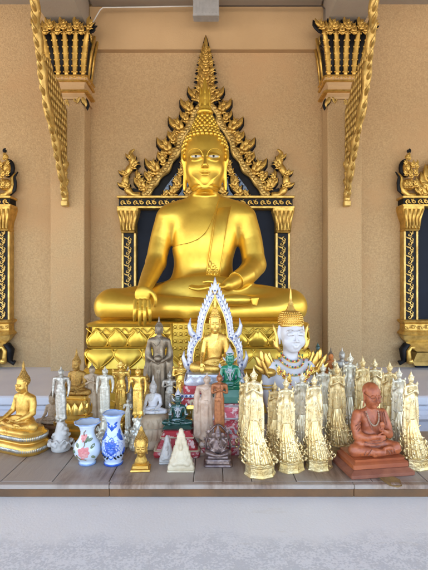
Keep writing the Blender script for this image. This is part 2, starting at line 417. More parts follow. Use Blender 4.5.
def wood_top():
    m=bpy.data.materials.new('weathered planks'); m.use_nodes=True; t=m.node_tree; N=t.nodes; L=t.links; b=N['Principled BSDF']
    tc=N.new('ShaderNodeTexCoord'); mp=N.new('ShaderNodeMapping'); mp.inputs['Scale'].default_value=(14,2.0,4); L.new(tc.outputs['Object'],mp.inputs[0])
    n=N.new('ShaderNodeTexNoise'); n.inputs['Scale'].default_value=3; n.inputs['Detail'].default_value=8; n.inputs['Roughness'].default_value=.65; n.inputs['Distortion'].default_value=.6; L.new(mp.outputs[0],n.inputs['Vector'])
    r=N.new('ShaderNodeValToRGB'); e=r.color_ramp.elements; e[0].position=.32; e[0].color=(.10,.055,.033,1); e[1].position=.70; e[1].color=(.46,.35,.27,1)
    k=e.new(.5); k.color=(.28,.185,.13,1); L.new(n.outputs['Fac'],r.inputs['Fac'])
    n2=N.new('ShaderNodeTexNoise'); n2.inputs['Scale'].default_value=5; n2.inputs['Detail'].default_value=6; L.new(tc.outputs['Object'],n2.inputs['Vector'])
    r2=N.new('ShaderNodeValToRGB'); r2.color_ramp.elements[0].position=.45; r2.color_ramp.elements[1].position=.62; L.new(n2.outputs['Fac'],r2.inputs['Fac'])
    mx=N.new('ShaderNodeMix'); mx.data_type='RGBA'; L.new(r2.outputs['Color'],mx.inputs['Factor']); L.new(r.outputs['Color'],mx.inputs['A']); mx.inputs['B'].default_value=(.40,.33,.28,1)
    L.new(mx.outputs['Result'],b.inputs['Base Color']); b.inputs['Roughness'].default_value=.5
    mr=N.new('ShaderNodeMapRange'); mr.inputs[3].default_value=.32; mr.inputs[4].default_value=.65; L.new(n2.outputs['Fac'],mr.inputs[0]); L.new(mr.outputs[0],b.inputs['Roughness'])
    bp=N.new('ShaderNodeBump'); bp.inputs['Distance'].default_value=.002; L.new(n.outputs['Fac'],bp.inputs['Height']); L.new(bp.outputs['Normal'],b.inputs['Normal'])
    return m
M['wood_top']=wood_top()
def marble_floor():
    m=mat('white marble slab',(.89,.87,.85),.5,c2=(.84,.82,.80),ns=3,bump=.0008,bs=160); t=m.node_tree; N=t.nodes; L=t.links; b=N['Principled BSDF']
    old=b.inputs['Base Color'].links[0].from_socket; tc=[n for n in N if n.type=='TEX_COORD'][0]
    sp=N.new('ShaderNodeSeparateXYZ'); L.new(tc.outputs['Object'],sp.inputs[0])
    n=N.new('ShaderNodeTexNoise'); n.inputs['Scale'].default_value=7; n.inputs['Detail'].default_value=8; n.inputs['Roughness'].default_value=.7; L.new(tc.outputs['Object'],n.inputs['Vector'])
    a=N.new('ShaderNodeMath'); a.operation='MULTIPLY_ADD'; a.inputs[1].default_value=.22; L.new(n.outputs['Fac'],a.inputs[0]); L.new(sp.outputs['Y'],a.inputs[2])
    mr=N.new('ShaderNodeMapRange'); mr.inputs[1].default_value=1.10; mr.inputs[2].default_value=1.165; mr.inputs[3].default_value=1; mr.inputs[4].default_value=0; L.new(a.outputs[0],mr.inputs[0])   # worn, weathered zone toward the edge
    n2=N.new('ShaderNodeTexNoise'); n2.inputs['Scale'].default_value=170; n2.inputs['Detail'].default_value=4; L.new(tc.outputs['Object'],n2.inputs['Vector'])
    n3=N.new('ShaderNodeTexNoise'); n3.inputs['Scale'].default_value=26; n3.inputs['Detail'].default_value=7; n3.inputs['Roughness'].default_value=.7; L.new(tc.outputs['Object'],n3.inputs['Vector'])
    ad=N.new('ShaderNodeMath'); ad.operation='ADD'; L.new(n2.outputs['Fac'],ad.inputs[0]); L.new(n3.outputs['Fac'],ad.inputs[1])
    r=N.new('ShaderNodeValToRGB'); r.color_ramp.elements[0].position=.88; r.color_ramp.elements[1].position=1.0; r.color_ramp.elements[0].color=(.64,.64,.65,1); r.color_ramp.elements[1].color=(.83,.82,.82,1)
    dv=N.new('ShaderNodeMath'); dv.operation='MULTIPLY'; dv.inputs[1].default_value=.93; L.new(ad.outputs[0],dv.inputs[0]); L.new(dv.outputs[0],r.inputs['Fac'])
    mx=N.new('ShaderNodeMix'); mx.data_type='RGBA'; k=N.new('ShaderNodeMath'); k.operation='MULTIPLY'; k.inputs[1].default_value=.85; L.new(mr.outputs[0],k.inputs[0]); L.new(k.outputs[0],mx.inputs['Factor'])
    L.new(old,mx.inputs['A']); L.new(r.outputs['Color'],mx.inputs['B'])
    # thin worn scratches and faint rusty streaks
    mp=N.new('ShaderNodeMapping'); mp.inputs['Rotation'].default_value=(0,0,.5); mp.inputs['Scale'].default_value=(2,9,1); L.new(tc.outputs['Object'],mp.inputs[0])
    n4=N.new('ShaderNodeTexNoise'); n4.inputs['Scale'].default_value=2.2; n4.inputs['Detail'].default_value=9; n4.inputs['Roughness'].default_value=.7; L.new(mp.outputs[0],n4.inputs['Vector'])
    r4=N.new('ShaderNodeValToRGB'); e=r4.color_ramp.elements; e[0].position=.60; e[0].color=(0,0,0,1); e[1].position=.74; e[1].color=(.6,.6,.6,1); L.new(n4.outputs['Fac'],r4.inputs['Fac'])
    m2=N.new('ShaderNodeMix'); m2.data_type='RGBA'; L.new(r4.outputs['Color'],m2.inputs['Factor']); L.new(mx.outputs['Result'],m2.inputs['A']); m2.inputs['B'].default_value=(.70,.64,.54,1)
    L.new(m2.outputs['Result'],b.inputs['Base Color']); return m
M['marble_floor']=marble_floor()
# ------------------------------------------------------------------ setting
WD=3.05; PD=2.90                                       # wall depth, pilaster face depth
CX=-.054                                               # axis of the facade
g=MB(); g.add([(-80,-80,0),(80,-80,0),(80,80,0),(-80,80,0)],[(0,1,2,3)],False)
gr=g.build('ground',M['ground']); gr['kind']='structure'

bld=empty('temple_building',(0,0,0),label='tan roughcast temple front with gilded niche, pilasters and naga brackets behind the statues',cat='temple')
ZS=3.50; ZP=.915
w=MB(); w.box((0,WD+.15,ZS/2),(5,.15,ZS/2)); w.build('wall',M['wall'],bld)
for sx in (-1,1):
    x=CX+sx*.946-sx*.006
    p=MB(); p.box((x,PD+.074,(ZP+3.27)/2),(.115,.073,(3.27-ZP)/2),.004); p.build('pilaster',M['wall'],bld)
    e=MB(); e.box((x,(PD-2.6+.148)/2+.0,3.27+.13),(.125,(PD+2.6)/2,.13)); e.build('eave_beam',M['soffit'],bld)
    # rear strip: thin shadow joint beside the pilaster
bz0=at(0,49,3.0).z
b=MB(); b.box((CX,3.028,(bz0+3.455)/2),(.822,.027,(3.455-bz0)/2),.004); b.build('beam',M['wall_smooth'],bld)
fa=MB(); fa.box((0,-2.22,ZS-.19),(7.5,.05,.189)); fa.build('added_shade_fascia',M['soffit'],bld)  # unseen board added at the roof front to keep low sky off the wall
s=MB(); s.box((0,.5,ZS+.1),(7.5,2.75,.1)); s.box((CX,3.0,3.475),(.80,.06,.018)); s.build('soffit',M['soffit'],bld)  # soffit's unseen forward reach is set to darken the upper wall
# plinth left and right of the Buddha's pedestal
prof=[(2.37,.915),(2.262,.915),(2.250,.908),(2.250,.872),(2.262,.862),(2.286,.858),(2.286,.838),(2.272,.832),(2.262,.815),(2.262,.790),(2.280,.772),(2.30,.766),(2.30,.70),(2.285,.69),(2.285,.62),(2.262,.60),(2.25,.57),(2.25,0.0),(2.37,0)]
def run(prof,x0,x1,back,name):
    mb=MB(); pr=[(back,prof[0][1])]+prof[:-1]+[(back,0.0)]; n=len(pr)
    vs=[(x0,y,z) for y,z in pr]+[(x1,y,z) for y,z in pr]
    mb.add(vs,[tuple(range(n)),tuple(reversed(range(n,2*n)))]+[(i,(i+1)%n,(i+1)%n+n,i+n) for i in range(n)],False)
    return mb.build(name,M['plinth'],bld)
run(prof,-4.5,-.70,WD-.002,'plinth'); run(prof,.60,4.5,WD-.002,'plinth')
# capitals
def capital(sx):
    x=CX+sx*.946-sx*.006; r=empty('capital',(x,PD,0)); r.parent=bld
    z=lambda py: at(0,py,PD-.03).z
    m=MB(); m.tier([(.012,z(98)),(.012,z(96)),(.0,z(92)),(-.004,z(84)),(.016,z(80)),(.020,z(77)),(.020,z(74.5)),(0,z(73))],.118,.075,.004,(0,.072,0)); m.build('moulding',M['wall_smooth'],r)
    m=MB()
    for py in (81,76,91): m.tier([(.022,z(py)),(.030,z(py-1)),(.022,z(py-2))],.118,.075,.004,(0,.072,0),2)
    m.build('gilt_band',M['orn_gold'],r)
    m=MB(); m.tier([(.0,z(78)),(.01,z(60)),(.03,z(40)),(.045,z(30))],.112,.08,.01,(0,.072,0)); m.build('core',M['mosaic_dark'],r)
    m=MB()
    for i in range(5):
        u=-1+i*.5
        for fr in (0,1):
            pts=[]; rs=[]
            for k in range(9):
                t=k/8; zz=z(77)+(z(30)-z(77))*t; fl=.112+.048*t**2
                pts.append((u*fl,-.012-.05*t**2.0-.004,zz)); rs.append(.017*(.75+.5*math.sin(PI*t)))
            if fr==0: m.tube(pts,rs,6,.6)
            else:
                for k in range(0,9):
                    for d in(-1,1): m.sph((pts[k][0]+d*.016,pts[k][1]-.004,pts[k][2]),.0075,5,4)
    dk=MB()
    for i in range(4):
        u=-.75+i*.5; m.kranok((u*.158,-.066,z(37)),.10,PI/2,.5); dk.shade((u*.158,-.052,z(37)),.10,PI/2,k=1.2)
    for i in range(5):
        u=-1+i*.5; m.kranok((u*.165,-.072,z(33)),.095,PI/2-u*.35,.45); dk.shade((u*.165,-.056,z(33)),.095,PI/2-u*.35,k=1.2)
    for i in range(4):
        u=-.75+i*.5; dk.tube([(u*.118,-.012,z(75)),(u*.13,-.028,z(52)),(u*.15,-.052,z(36))],[.014,.018,.02],6,.3)
    dk.build('lacquer_ground',M['black'],r)
    for i in range(5):
        u=-1+i*.5; m.kranok((u*.112,-.02,z(77)),.035,PI/2,.5)
    for s_ in(-1,1):
        T=Matrix.Translation((s_*.125,.07,0))@Matrix.Rotation(s_*PI/2,4,'Z')
        for u in (-.045,.02): m.kranok((u,-.03,z(38)),.08,PI/2,.5,M=T); m.tube([(u,-.01,z(77)),(u,-.03,z(50)),(u,-.055,z(32))],[.012,.018,.014],6,.6,M=T)
    m.build('gilt_leaves',M['orn_gold'],r)
    m=MB()   # hanging corner leaves below the capital
    for s_ in(-1,1):
        c=(s_*.11,-.012,z(96)); m.leaf(c,.075,-PI/2,.5*s_,.28); m.leaf((c[0]-s_*.02,c[1],c[2]),.055,-PI/2-s_*.9,.6*s_,.25); m.curl((c[0]-s_*.045,c[1],c[2]-.018),.02,PI/2,.8,.007)
    m.kranok((0,-.012,z(99)),.05,-PI/2)
    m.build('pendant_leaves',M['orn_gold2'],r)
    m=MB(); 
    for s_ in(-1,1): m.leaf((s_*.112,-.002,z(95)),.10,-PI/2,.5*s_,.30,.2)
    m.build('pendant_backing',M['black'],r)
capital(-1); capital(1)
# naga brackets, in the plane square to the wall
def bracket(sx):
    x=CX+sx*.946; r=empty('naga_bracket',(x,0,0)); r.parent=bld
    # spine in (y,z): foot at the wall, sweeping up and out
    S=[(2.874,2.055),(2.855,2.13),(2.80,2.25),(2.73,2.36),(2.66,2.45),(2.585,2.56),(2.505,2.70),(2.468,2.80),(2.44,2.92),(2.415,3.04),(2.33,3.12)]
    R=[.022,.026,.026,.030,.028,.030,.032,.031,.029,.028,.030]
    P=[]; Q=[]
    for i in range(len(S)-1):
        for k in range(4):
            t=k/4; P.append((0,S[i][0]*(1-t)+S[i+1][0]*t+.012*math.sin((i+t)*2.1),S[i][1]*(1-t)+S[i+1][1]*t)); Q.append((R[i]*(1-t)+R[i+1]*t)*(.95+.22*math.sin((i+t)*4.2)))
    m=MB(); m.tube(P,Q,10,.8,nrm=(1,0,0)); m.build('body',M['orn_gold2'],r)
    web=MB()
    T=Matrix(((0,1,0,0),(1,0,0,0),(0,0,1,0),(0,0,0,1)))          # xz plane -> yz plane
    front=[(y+.012,z) for y,z in S[1:8]]; out=front+[(2.56,2.86),(2.66,2.80),(2.74,2.79),(2.80,2.72),(2.885,2.68),(2.889,2.09)]
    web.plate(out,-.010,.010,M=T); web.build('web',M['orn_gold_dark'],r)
    c=MB()
    for i in range(2,38,2):
        y,z=P[i][1],P[i][2]
        c.leaf((y-.012,0,z-.012),.085,PI*.70,.7,.24,.8,M=T); c.leaf((y-.010,.0,z+.006),.055,PI*.80,.6,.24,.7,M=T)              # serrated outer edge
        if i%4==0:
            for s_ in(-1,1): c.leaf((y-.004,s_*.018,z-.01),.055,PI*.55,.5,.24,.5,M=T)
    rows=[(z,np.interp(z,[q[1] for q in S[:9]],[q[0] for q in S[:9]])) for z in np.linspace(2.14,2.82,17)]
    for ri,(z,y0) in enumerate(rows):                                     # rows of scales on both faces of the web
        ymax=2.885 if z<2.66 else 2.885-(z-2.66)*1.6
        y=y0+.045+(ri%2)*.016
        while y<ymax-.01:
            for s_ in(-1,1): c.leaf((y,s_*.013,z-.014),.046,PI*.56,.3,.30,.5,M=T,n=4)
            y+=.034
    for yy,zz,rr in ((2.855,2.30,.040),(2.87,2.19,.034),(2.872,2.11,.030),(2.79,2.40,.036),(2.868,2.245,.026)):
        c.sph((0,yy-.014,zz),(rr*.8,rr,rr*1.15),10,7)
        for s_ in(-1,1): c.curl((yy-.01,s_*rr*.7,zz),rr*.55,0,1,.006,M=T,n=8)
    c.box((0,2.872,2.045),(.022,.022,.018),.004)
    c.build('scales_and_flames',M['orn_gold2'],r)
    # forward curl of the naga's head under the eave
    hmb=MB(); hmb.tube([(0,2.34,3.115),(0,2.30,3.13),(0,2.265,3.11),(0,2.25,3.06)],[.03,.034,.03,.012],8,1,nrm=(1,0,0)); hmb.build('crest',M['orn_gold2'],r)
bracket(-1); bracket(1)

# ------------------------------------------------------------------ gilded window / niche frames
ND=WD-.03
def frame(xc, half, name, zc0, zc1, zcap, zbase, full, label=None):
    """xc axis; half = cornice half width; z levels of cornice bottom/top, capital bottom, pillar bottom"""
    r=empty(name,(xc,0,0)); r.parent=bld
    if label: r['label']=label
    pil=half-.075
    m=MB(); m.box((0,WD-.014,(zc0+ZP)/2),(half-.13,.012,(zc0-ZP)/2)); m.build('dark_panel',M['pane'],r)
    m=MB(); m.box((0,WD-.045,(zc0+zc1)/2),(half-.012,.045,(zc1-zc0)/2-.006)); m.build('cornice_core',M['black'],r)
    m=MB()
    for zz in(zc0+.006,zc1-.006): m.box((0,WD-.055,zz),(half,.055,.0085),.003)
    n=int(half*2/.045)
    for i in range(n):
        x=-half+.02+(i+.5)*(2*half-.04)/n; s_=1 if i%2 else -1
        m.curl((x,WD-.094,(zc0+zc1)/2),.018,PI/2*s_,1.0,.0065,sgn=s_); m.leaf((x,WD-.094,(zc0+zc1)/2),.03,PI/2*s_+.6,.6,.28)
    m.build('cornice',M['orn_gold'],r)
    for s_ in(-1,1):
        q=empty('pillar',(s_*pil,0,0)); q.parent=r
        m=MB(); m.box((0,WD-.03,(zcap+zbase)/2),(.042,.03,(zcap-zbase)/2)); m.build('shaft',M['black'],q)
        m=MB()
        for d in(-1,1): m.box((d*.043,WD-.035,(zcap+zbase)/2),(.0075,.034,(zcap-zbase)/2),.003)
        k=0; z=zbase+.02
        while z<zcap-.02:
            m.curl((.010*(1 if k%2 else -1),WD-.064,z),.018,PI/2,.9,.0062,sgn=1 if k%2 else -1); m.leaf((-.006*(1 if k%2 else -1),WD-.064,z),.034,PI/2+(.7 if k%2 else -.7),.5,.27); z+=.032; k+=1
        m.build('gilt_scrolls',M['orn_gold2'],q)
        m=MB(); hh=zc0-zcap
        m.tier([(-.004,zcap),(.004,zcap+.01),(-.002,zcap+.02),(.002,zcap+hh*.4),(.022,zcap+hh*.8),(.026,zcap+hh*.9),(.026,zc0)],.05,.045,.006,(0,WD-.045,0))
        for i in range(5):
            u=(-1+i*.5); m.tube([(u*.044,WD-.094,zcap+.012),(u*.048,WD-.098,zcap+hh*.5),(u*.062,WD-.118,zcap+hh*.88)],[.006,.0095,.008],6,.8)
            m.leaf((u*.044,WD-.096,zcap+.014),.03,PI/2,.2,.3)
        m.build('leaf_capital',M['orn_gold'],q)
    return r
# central niche: cornice rows 197-209, x 118..294
zt=at(0,197,2.98).z; zb=at(0,209,2.98).z; half=88*2.98/F_
ctr=frame(CX-.003,half,'niche_frame',zb,zt,at(0,233,2.98).z,1.0,True,'gilded pointed frame behind the large golden Buddha')
def pediment(r, z0, dep=ND):
    P=lambda px,py: ((px-206)*2.98/F_, z0-(py-197)*2.98/F_)
    L=[(143,196),(149,191),(153,183),(160,175),(167,167),(172,158),(178,148),(180,138),(186,130),(192,120),(194,112),(201,103),(206,92)]
    def smoothp(pts,n=6):
        o=[]
        for i in range(len(pts)-1):
            p0=pts[max(i-1,0)];p1=pts[i];p2=pts[i+1];p3=pts[min(i+2,len(pts)-1)]
            for k in range(n):
                t=k/n
                o.append(tuple(.5*((2*p1[j])+(-p0[j]+p2[j])*t+(2*p0[j]-5*p1[j]+4*p2[j]-p3[j])*t*t+(-p0[j]+3*p1[j]-3*p2[j]+p3[j])*t**3) for j in(0,1)))
        return o+[pts[-1]]
    Ls=smoothp(L)
    # backing
    outl=[P(*p) for p in ((122,197),(126,186),(136,188),(147,182),(152,176),(159,168),(166,160),(171,150),(173,138),(180,128),(187,116),(192,106),(198,90),(203,66),(206,46))]
    outr=[(-x,z) for x,z in reversed(outl[:-1])]
    m=MB(); sc=[(x*.93,z0+(z-z0)*.965) for x,z in outl+outr]; m.plate(sc,dep+.010,dep+.029); m.build('backing',M['black'],r)
    m=MB(); tri=[P(*p) for p in ((160,197),(165,186),(176,172),(184,158),(188,144),(196,132),(206,108))]; tri+=[(-x,z) for x,z in reversed(tri[:-1])]
    m.plate(tri,dep-.004,dep+.0095); m.build('tympanum',M['mosaic'],r)
    gold=MB(); band=MB(); dark=MB()
    for s_ in(-1,1):
        pts=[(s_*-P(*p)[0]*-1 if False else (P(*p)[0] if s_<0 else -P(*p)[0]),dep-.018,P(*p)[1]) for p in Ls]
        band.tube(pts,[.027+.006*math.sin(i*.62) if i<len(pts)-14 else .021 for i in range(len(pts))],8,.8)
        # scale ridges on the band
        for i in range(3,len(pts)-2,2): band.sph((pts[i][0],dep-.040,pts[i][2]),(.017,.007,.013),6,4)
        rim=[(p[0]-s_*.030*-1*(-1),dep-.01,p[2]-.022) for p in pts]
        # outer flame clusters
        for px,py,sz,an in ((144,184,.10,2.0),(150,177,.08,1.75),(158,168,.125,2.0),(164,159,.085,1.8),(170,147,.125,2.0),(174,137,.085,1.75),(182,126,.125,2.0),(187,116,.085,1.8),(192,107,.115,1.95),(197,94,.10,1.85),(153,170,.06,2.4),(166,150,.06,2.4),(178,130,.06,2.4)):
            x,z=P(px,py); x=x if s_<0 else -x; a=an if s_<0 else PI-an
            gold.kranok((x,dep-.016,z-.035),sz*1.22,a,.55,side=-s_); dark.shade((x,dep,z-.035),sz*1.22,a,side=-s_)
            gold.leaf((x+s_*-.01,dep-.006,z-.05),sz*.7,a-(.2*s_),.7,.2)
        # upturned tail scroll at the eave end
        tail=[P(*p) for p in ((140,195),(131,193),(126,186),(125,177),(129,168),(132,160),(130,152),(134,148))]
        tp=[(x if s_<0 else -x,dep-.012,z) for x,z in smoothp(tail,4)]
        gold.tube(tp,[.024+.004*math.sin(i*1.3) if i<len(tp)-6 else .018-.0026*(i-len(tp)+6) for i in range(len(tp))],8,.7)
        for px,py,sz,an in ((128,186,.07,2.4),(127,174,.06,2.3),(132,166,.07,1.0),(131,158,.05,2.0),(141,186,.08,1.5),(146,190,.06,1.2),(151,186,.06,1.4),(137,178,.06,1.3)):
            x,z=P(px,py); gold.kranok((x if s_<0 else -x,dep-.02,z-.01),sz*1.35,an if s_<0 else PI-an,.5,side=-s_); dark.shade((x if s_<0 else -x,dep,z-.01),sz*1.35,an if s_<0 else PI-an,side=-s_)
        # inner leaves on the tympanum
        for px,py,sz,an in ((172,192,.12,1.3),(179,184,.11,1.9),(187,192,.11,1.2),(180,172,.09,1.4),(188,176,.10,1.5),(190,160,.09,1.7),(164,194,.085,1.2),(183,163,.07,1.8),(175,178,.07,1.2)):
            x,z=P(px,py); gold.kranok((x if s_<0 else -x,dep-.022,z-.02),sz,an if s_<0 else PI-an,.5,side=s_); dark.shade((x if s_<0 else -x,dep-.020,z-.02),sz,an if s_<0 else PI-an,side=s_,k=1.15)
    # spire of flames
    for k,(py,sz) in enumerate(((103,.15),(93,.16),(83,.15),(74,.135),(65,.115),(57,.09),(51,.07))):
        x,z=P(206,py)
        for s_ in(-1,1): gold.kranok((s_*sz*.12,dep-.046,z-.01),sz*.70,PI/2-s_*.68,.5,side=s_); dark.shade((s_*sz*.12,dep-.040,z-.01),sz*.70,PI/2-s_*.68,side=s_,k=1.2)
        gold.kranok((0,dep-.058,z-.01),sz*.85,PI/2,.5)
    gold.leaf((0,dep-.05,P(206,52)[1]),.11,PI/2,0,.17,.6); dark.leaf((0,dep-.036,P(206,54)[1]),.135,PI/2,0,.22,.16); dark.build('lacquer_ground',M['black'],r)
    band.build('serpent_band',M['orn_gold2'],r); gold.build('flame_leaves',M['orn_gold'],r)
pediment(ctr,zt)
# side windows: right one starts at x=401px, left one ends at x=12px
def side_window(xc, lab):
    half=.30
    r=frame(xc,half,'window_frame',at(0,207,2.98).z,at(0,197,2.98).z,at(0,231,2.98).z,at(0,320,2.98).z,False,lab)
    zz=lambda py: at(0,py,2.98).z
    m=MB(); m.tier([(0,zz(335)),(.008,zz(334)),(.0,zz(332)),(-.01,zz(330)),(-.01,zz(324)),(.004,zz(322)),(.008,zz(320.5)),(0,zz(319.5))],half-.01,.05,.01,(0,WD-.048,0)); m.build('sill',M['orn_gold'],r)
    m=MB(); m.tier([(-.10,zz(351)),(-.075,zz(347)),(-.03,zz(340)),(-.01,zz(335.2))],half,.05,.01,(0,WD-.048,0)); 
    m.tier([(-.09,zz(365)),(-.08,zz(362)),(-.10,zz(352))],half,.04,.01,(0,WD-.045,0)); m.build('cushion',M['orn_gold2'],r)
    gold=MB(); bk=MB(); g0,b0=gold,bk
    n=12
    for i in range(n):
        x=-half+.03+i*(2*half-.06)/(n-1); s_=1 if i%2 else -1
        gold.curl((x,WD-.104,zz(327)),.016,0,1,.006,sgn=s_)
    for s_ in(-1,1):
        gold=MB(); bk=MB(); x0=s_*(half-.03)
        pts=[(x0-s_*.035,WD-.06,zz(347)),(x0-s_*.01,WD-.06,zz(346)),(x0+s_*.008,WD-.06,zz(350)),(x0+s_*.004,WD-.06,zz(356)),(x0+s_*.005,WD-.06,zz(361)),(x0+s_*.03,WD-.06,zz(364)),(x0+s_*.038,WD-.06,zz(361))]
        bk.tube(pts,[.02,.026,.028,.024,.018,.012,.01],8,1.2)
        gold.tube([(p[0]-s_*.025,p[1]-.028,p[2]-.006) for p in pts[:5]],[.012,.014,.017,.018,.016],7,.8)
        gold.sph((x0-s_*.03,WD-.085,zz(361)),.022,8,6)
        gold.build('foot_scroll',M['orn_gold'],r); bk.build('foot_scroll_back',M['black'],r); gold=MB(); bk=MB()
        for z in np.linspace(zz(318),zz(235),14): gold.sph((s_*(half-.135),WD-.03,float(z)),(.008,.012,.014),6,4)
        # crown urn on the cornice
        xu=s_*(half-.085)
        def uv(sx_,px,py): return (xu+s_*px*2.98/F_,WD-.05,zz(py))
        o=[(2,196),(8,194),(11,188),(12,180),(13.5,173)]
        gold.tube([uv(s_,-4,195),uv(s_,3,195),uv(s_,8,191),uv(s_,10,184),uv(s_,9.5,177),uv(s_,13,172)],[.014,.022,.024,.018,.011,.004],8,.8)
        bk.tube([uv(s_,0,195.5),uv(s_,6,194.5),uv(s_,12,189),uv(s_,13,182),uv(s_,12.5,176),uv(s_,16,171)],[.014,.018,.018,.014,.009,.004],8,.5)
        gold.sph(uv(s_,3,184),(.05,.034,.042),12,9); gold.sph(uv(s_,4,167),(.034,.028,.048),12,9)
        bk.sph((uv(s_,5.5,167)[0],WD-.035,uv(s_,5.5,167)[2]),(.045,.018,.066),12,8)
        bk.curl(uv(s_,3,150),.016,PI*.4,.9,.009,sgn=s_)
        for px,py,sz in ((7,188,.06),(-3,187,.07),(2,188,.07),(2,178,.075),(7,176,.06),(-3,176,.07),(0,168,.06),(7,166,.055),(4,160,.055),(-4,168,.06)): gold.kranok(tuple(uv(s_,px,py)[i]-(.03 if i==1 else 0) for i in range(3)),sz,PI/2+s_*-.3,.5,side=s_)
        gold.leaf(uv(s_,5,158),.05,PI/2,.5*s_,.3); gold.build('corner_urn',M['orn_gold'],r); bk.build('urn_back',M['black'],r)
    gold,bk=g0,b0
    # low centre pediment
    for i in range(9):
        u=-1+i*.25; hgt=.10+.20*(1-abs(u)); 
        gold.kranok((u*(half-.16),WD-.05,zz(196)),hgt,PI/2-.3*u,.5)
    bk.plate([(-half+.16,zz(197)),(0,zz(197)+.34),(half-.16,zz(197))],WD-.03,WD-.002)
    gold.build('gilt_ornament',M['orn_gold'],r); bk.build('black_scrolls',M['black'],r)
side_window(at(400.5,0,2.98).x+.30,'gilded window frame at the right edge of the photo')
side_window(at(13,0,2.98).x-.30,'gilded window frame at the left edge of the photo')

# cable and grey box under the soffit
cb=MB(); pts=[at(93,22,2.93),at(100,10,2.93),at(103,7.5,2.93),at(150,7,2.93),at(206,6,2.93)]
cb.tube([tuple(p) for p in pts],[.0045]*5,6)
tag(cb.build('cable',M['cable_w']),'pale cable running along the top of the beam left of the grey box','cable')
cb=MB(); pts=[at(206,6,2.93),at(250,6,2.93),at(300,6,2.93),at(322,6,2.93),at(325,9,2.93),at(325.5,26,2.93)]
cb.tube([tuple(p) for p in pts],[.0045]*6,6)
tag(cb.build('cable',M['cable']),'dark cable running right from the grey box and down beside the pilaster','cable')
bx=empty('light_fixture',(at(206,0,2.80).x,2.80,3.355),label='grey metal box fixed under the soffit above the golden spire',cat='light fixture')
m=MB(); m.box((0,.03,.02),(.085,.03,.118),.005); m.build('housing',M['metal_grey'],bx)
m=MB(); m.box((0,-.004,.02),(.080,.003,.110),.001)
for i in range(7): m.box((-.066+i*.022,-.008,.02),(.0012,.003,.10))
m.box((0,.0,-.095),(.086,.012,.004)); m.build('cover',M['metal_grey'],bx)

# marble platform and the timber board on it
pf=empty('marble_platform',(0,0,0),label='white marble platform carrying the timber board in the foreground',cat='platform')
m=MB(); m.box((0,(.52+1.72)/2,.893-.04),(2.4,.60,.04),.004); m.build('slab',M['marble_floor'],pf)
m=MB(); m.box((0,1.13,.406),(2.3,.55,.4065)); m.build('base',M['plinth'],pf)
tb=empty('timber_board',(0,0,0),label='weathered timber altar board holding the small statues',cat='altar board')
ZT=.93
m=MB(); x=-1.75; random.seed(3)
cuts=[-1.75,-1.4,-1.12,-.86,-.62,-.47,-.305,-.06,.026,.11,.24,.46,.62,.88,1.2,1.5,1.75]
for i in range(len(cuts)-1):
    a,b_=cuts[i]+.0009,cuts[i+1]-.0009
    m.box(((a+b_)/2,1.455,ZT-.008+random.uniform(-.0006,.0006)),((b_-a)/2,.213,.008),.0016)
m.build('planks',M['wood_top'],tb)
m=MB(); 
for a,b_ in((-1.75,-.30),(-.299,.40),(.401,1.75)): m.box(((a+b_)/2,1.2305,ZT-.0065),((b_-a)/2,.0105,.0066),.002)
m.build('lipping',M['wood_top'],tb)
m=MB()
for a,b_ in((-1.75,-.30),(-.299,.40),(.401,1.75)): m.box(((a+b_)/2,1.235,ZT-.0133-.0117),((b_-a)/2,.011,.0115),.0015)
m.box((0,1.45,ZT-.027),(1.72,.20,.0105)); m.build('front_edge',M['wood_edge'],tb)
lf=MB(); c=at(388,480,1.235)
vs=[];W=[(376,476),(384,475.5),(394,477),(400,480),(402,486),(398,487.5),(390,486),(386,483)]
top=[]
for px,py in W:
    D=.568*F_/(py-285) if py<=484.5 else 1.2165
    p=at(px,py,D) if D!=1.2165 else at(px,py,D); 
    if D!=1.2165: p.z=ZT+.0025
    top.append(p)
n=len(top); vs=[tuple(p) for p in top]+[(p.x,p.y-.0012,p.z+.0012) for p in top]
lf.add(vs,[tuple(reversed(range(n))),tuple(range(n,2*n))]+[(i,(i+1)%n,(i+1)%n+n,i+n) for i in range(n)],False)
tag(lf.build('dried_leaf',M['leaf']),'brown dried leaf lying over the board edge below the terracotta monk','leaf')
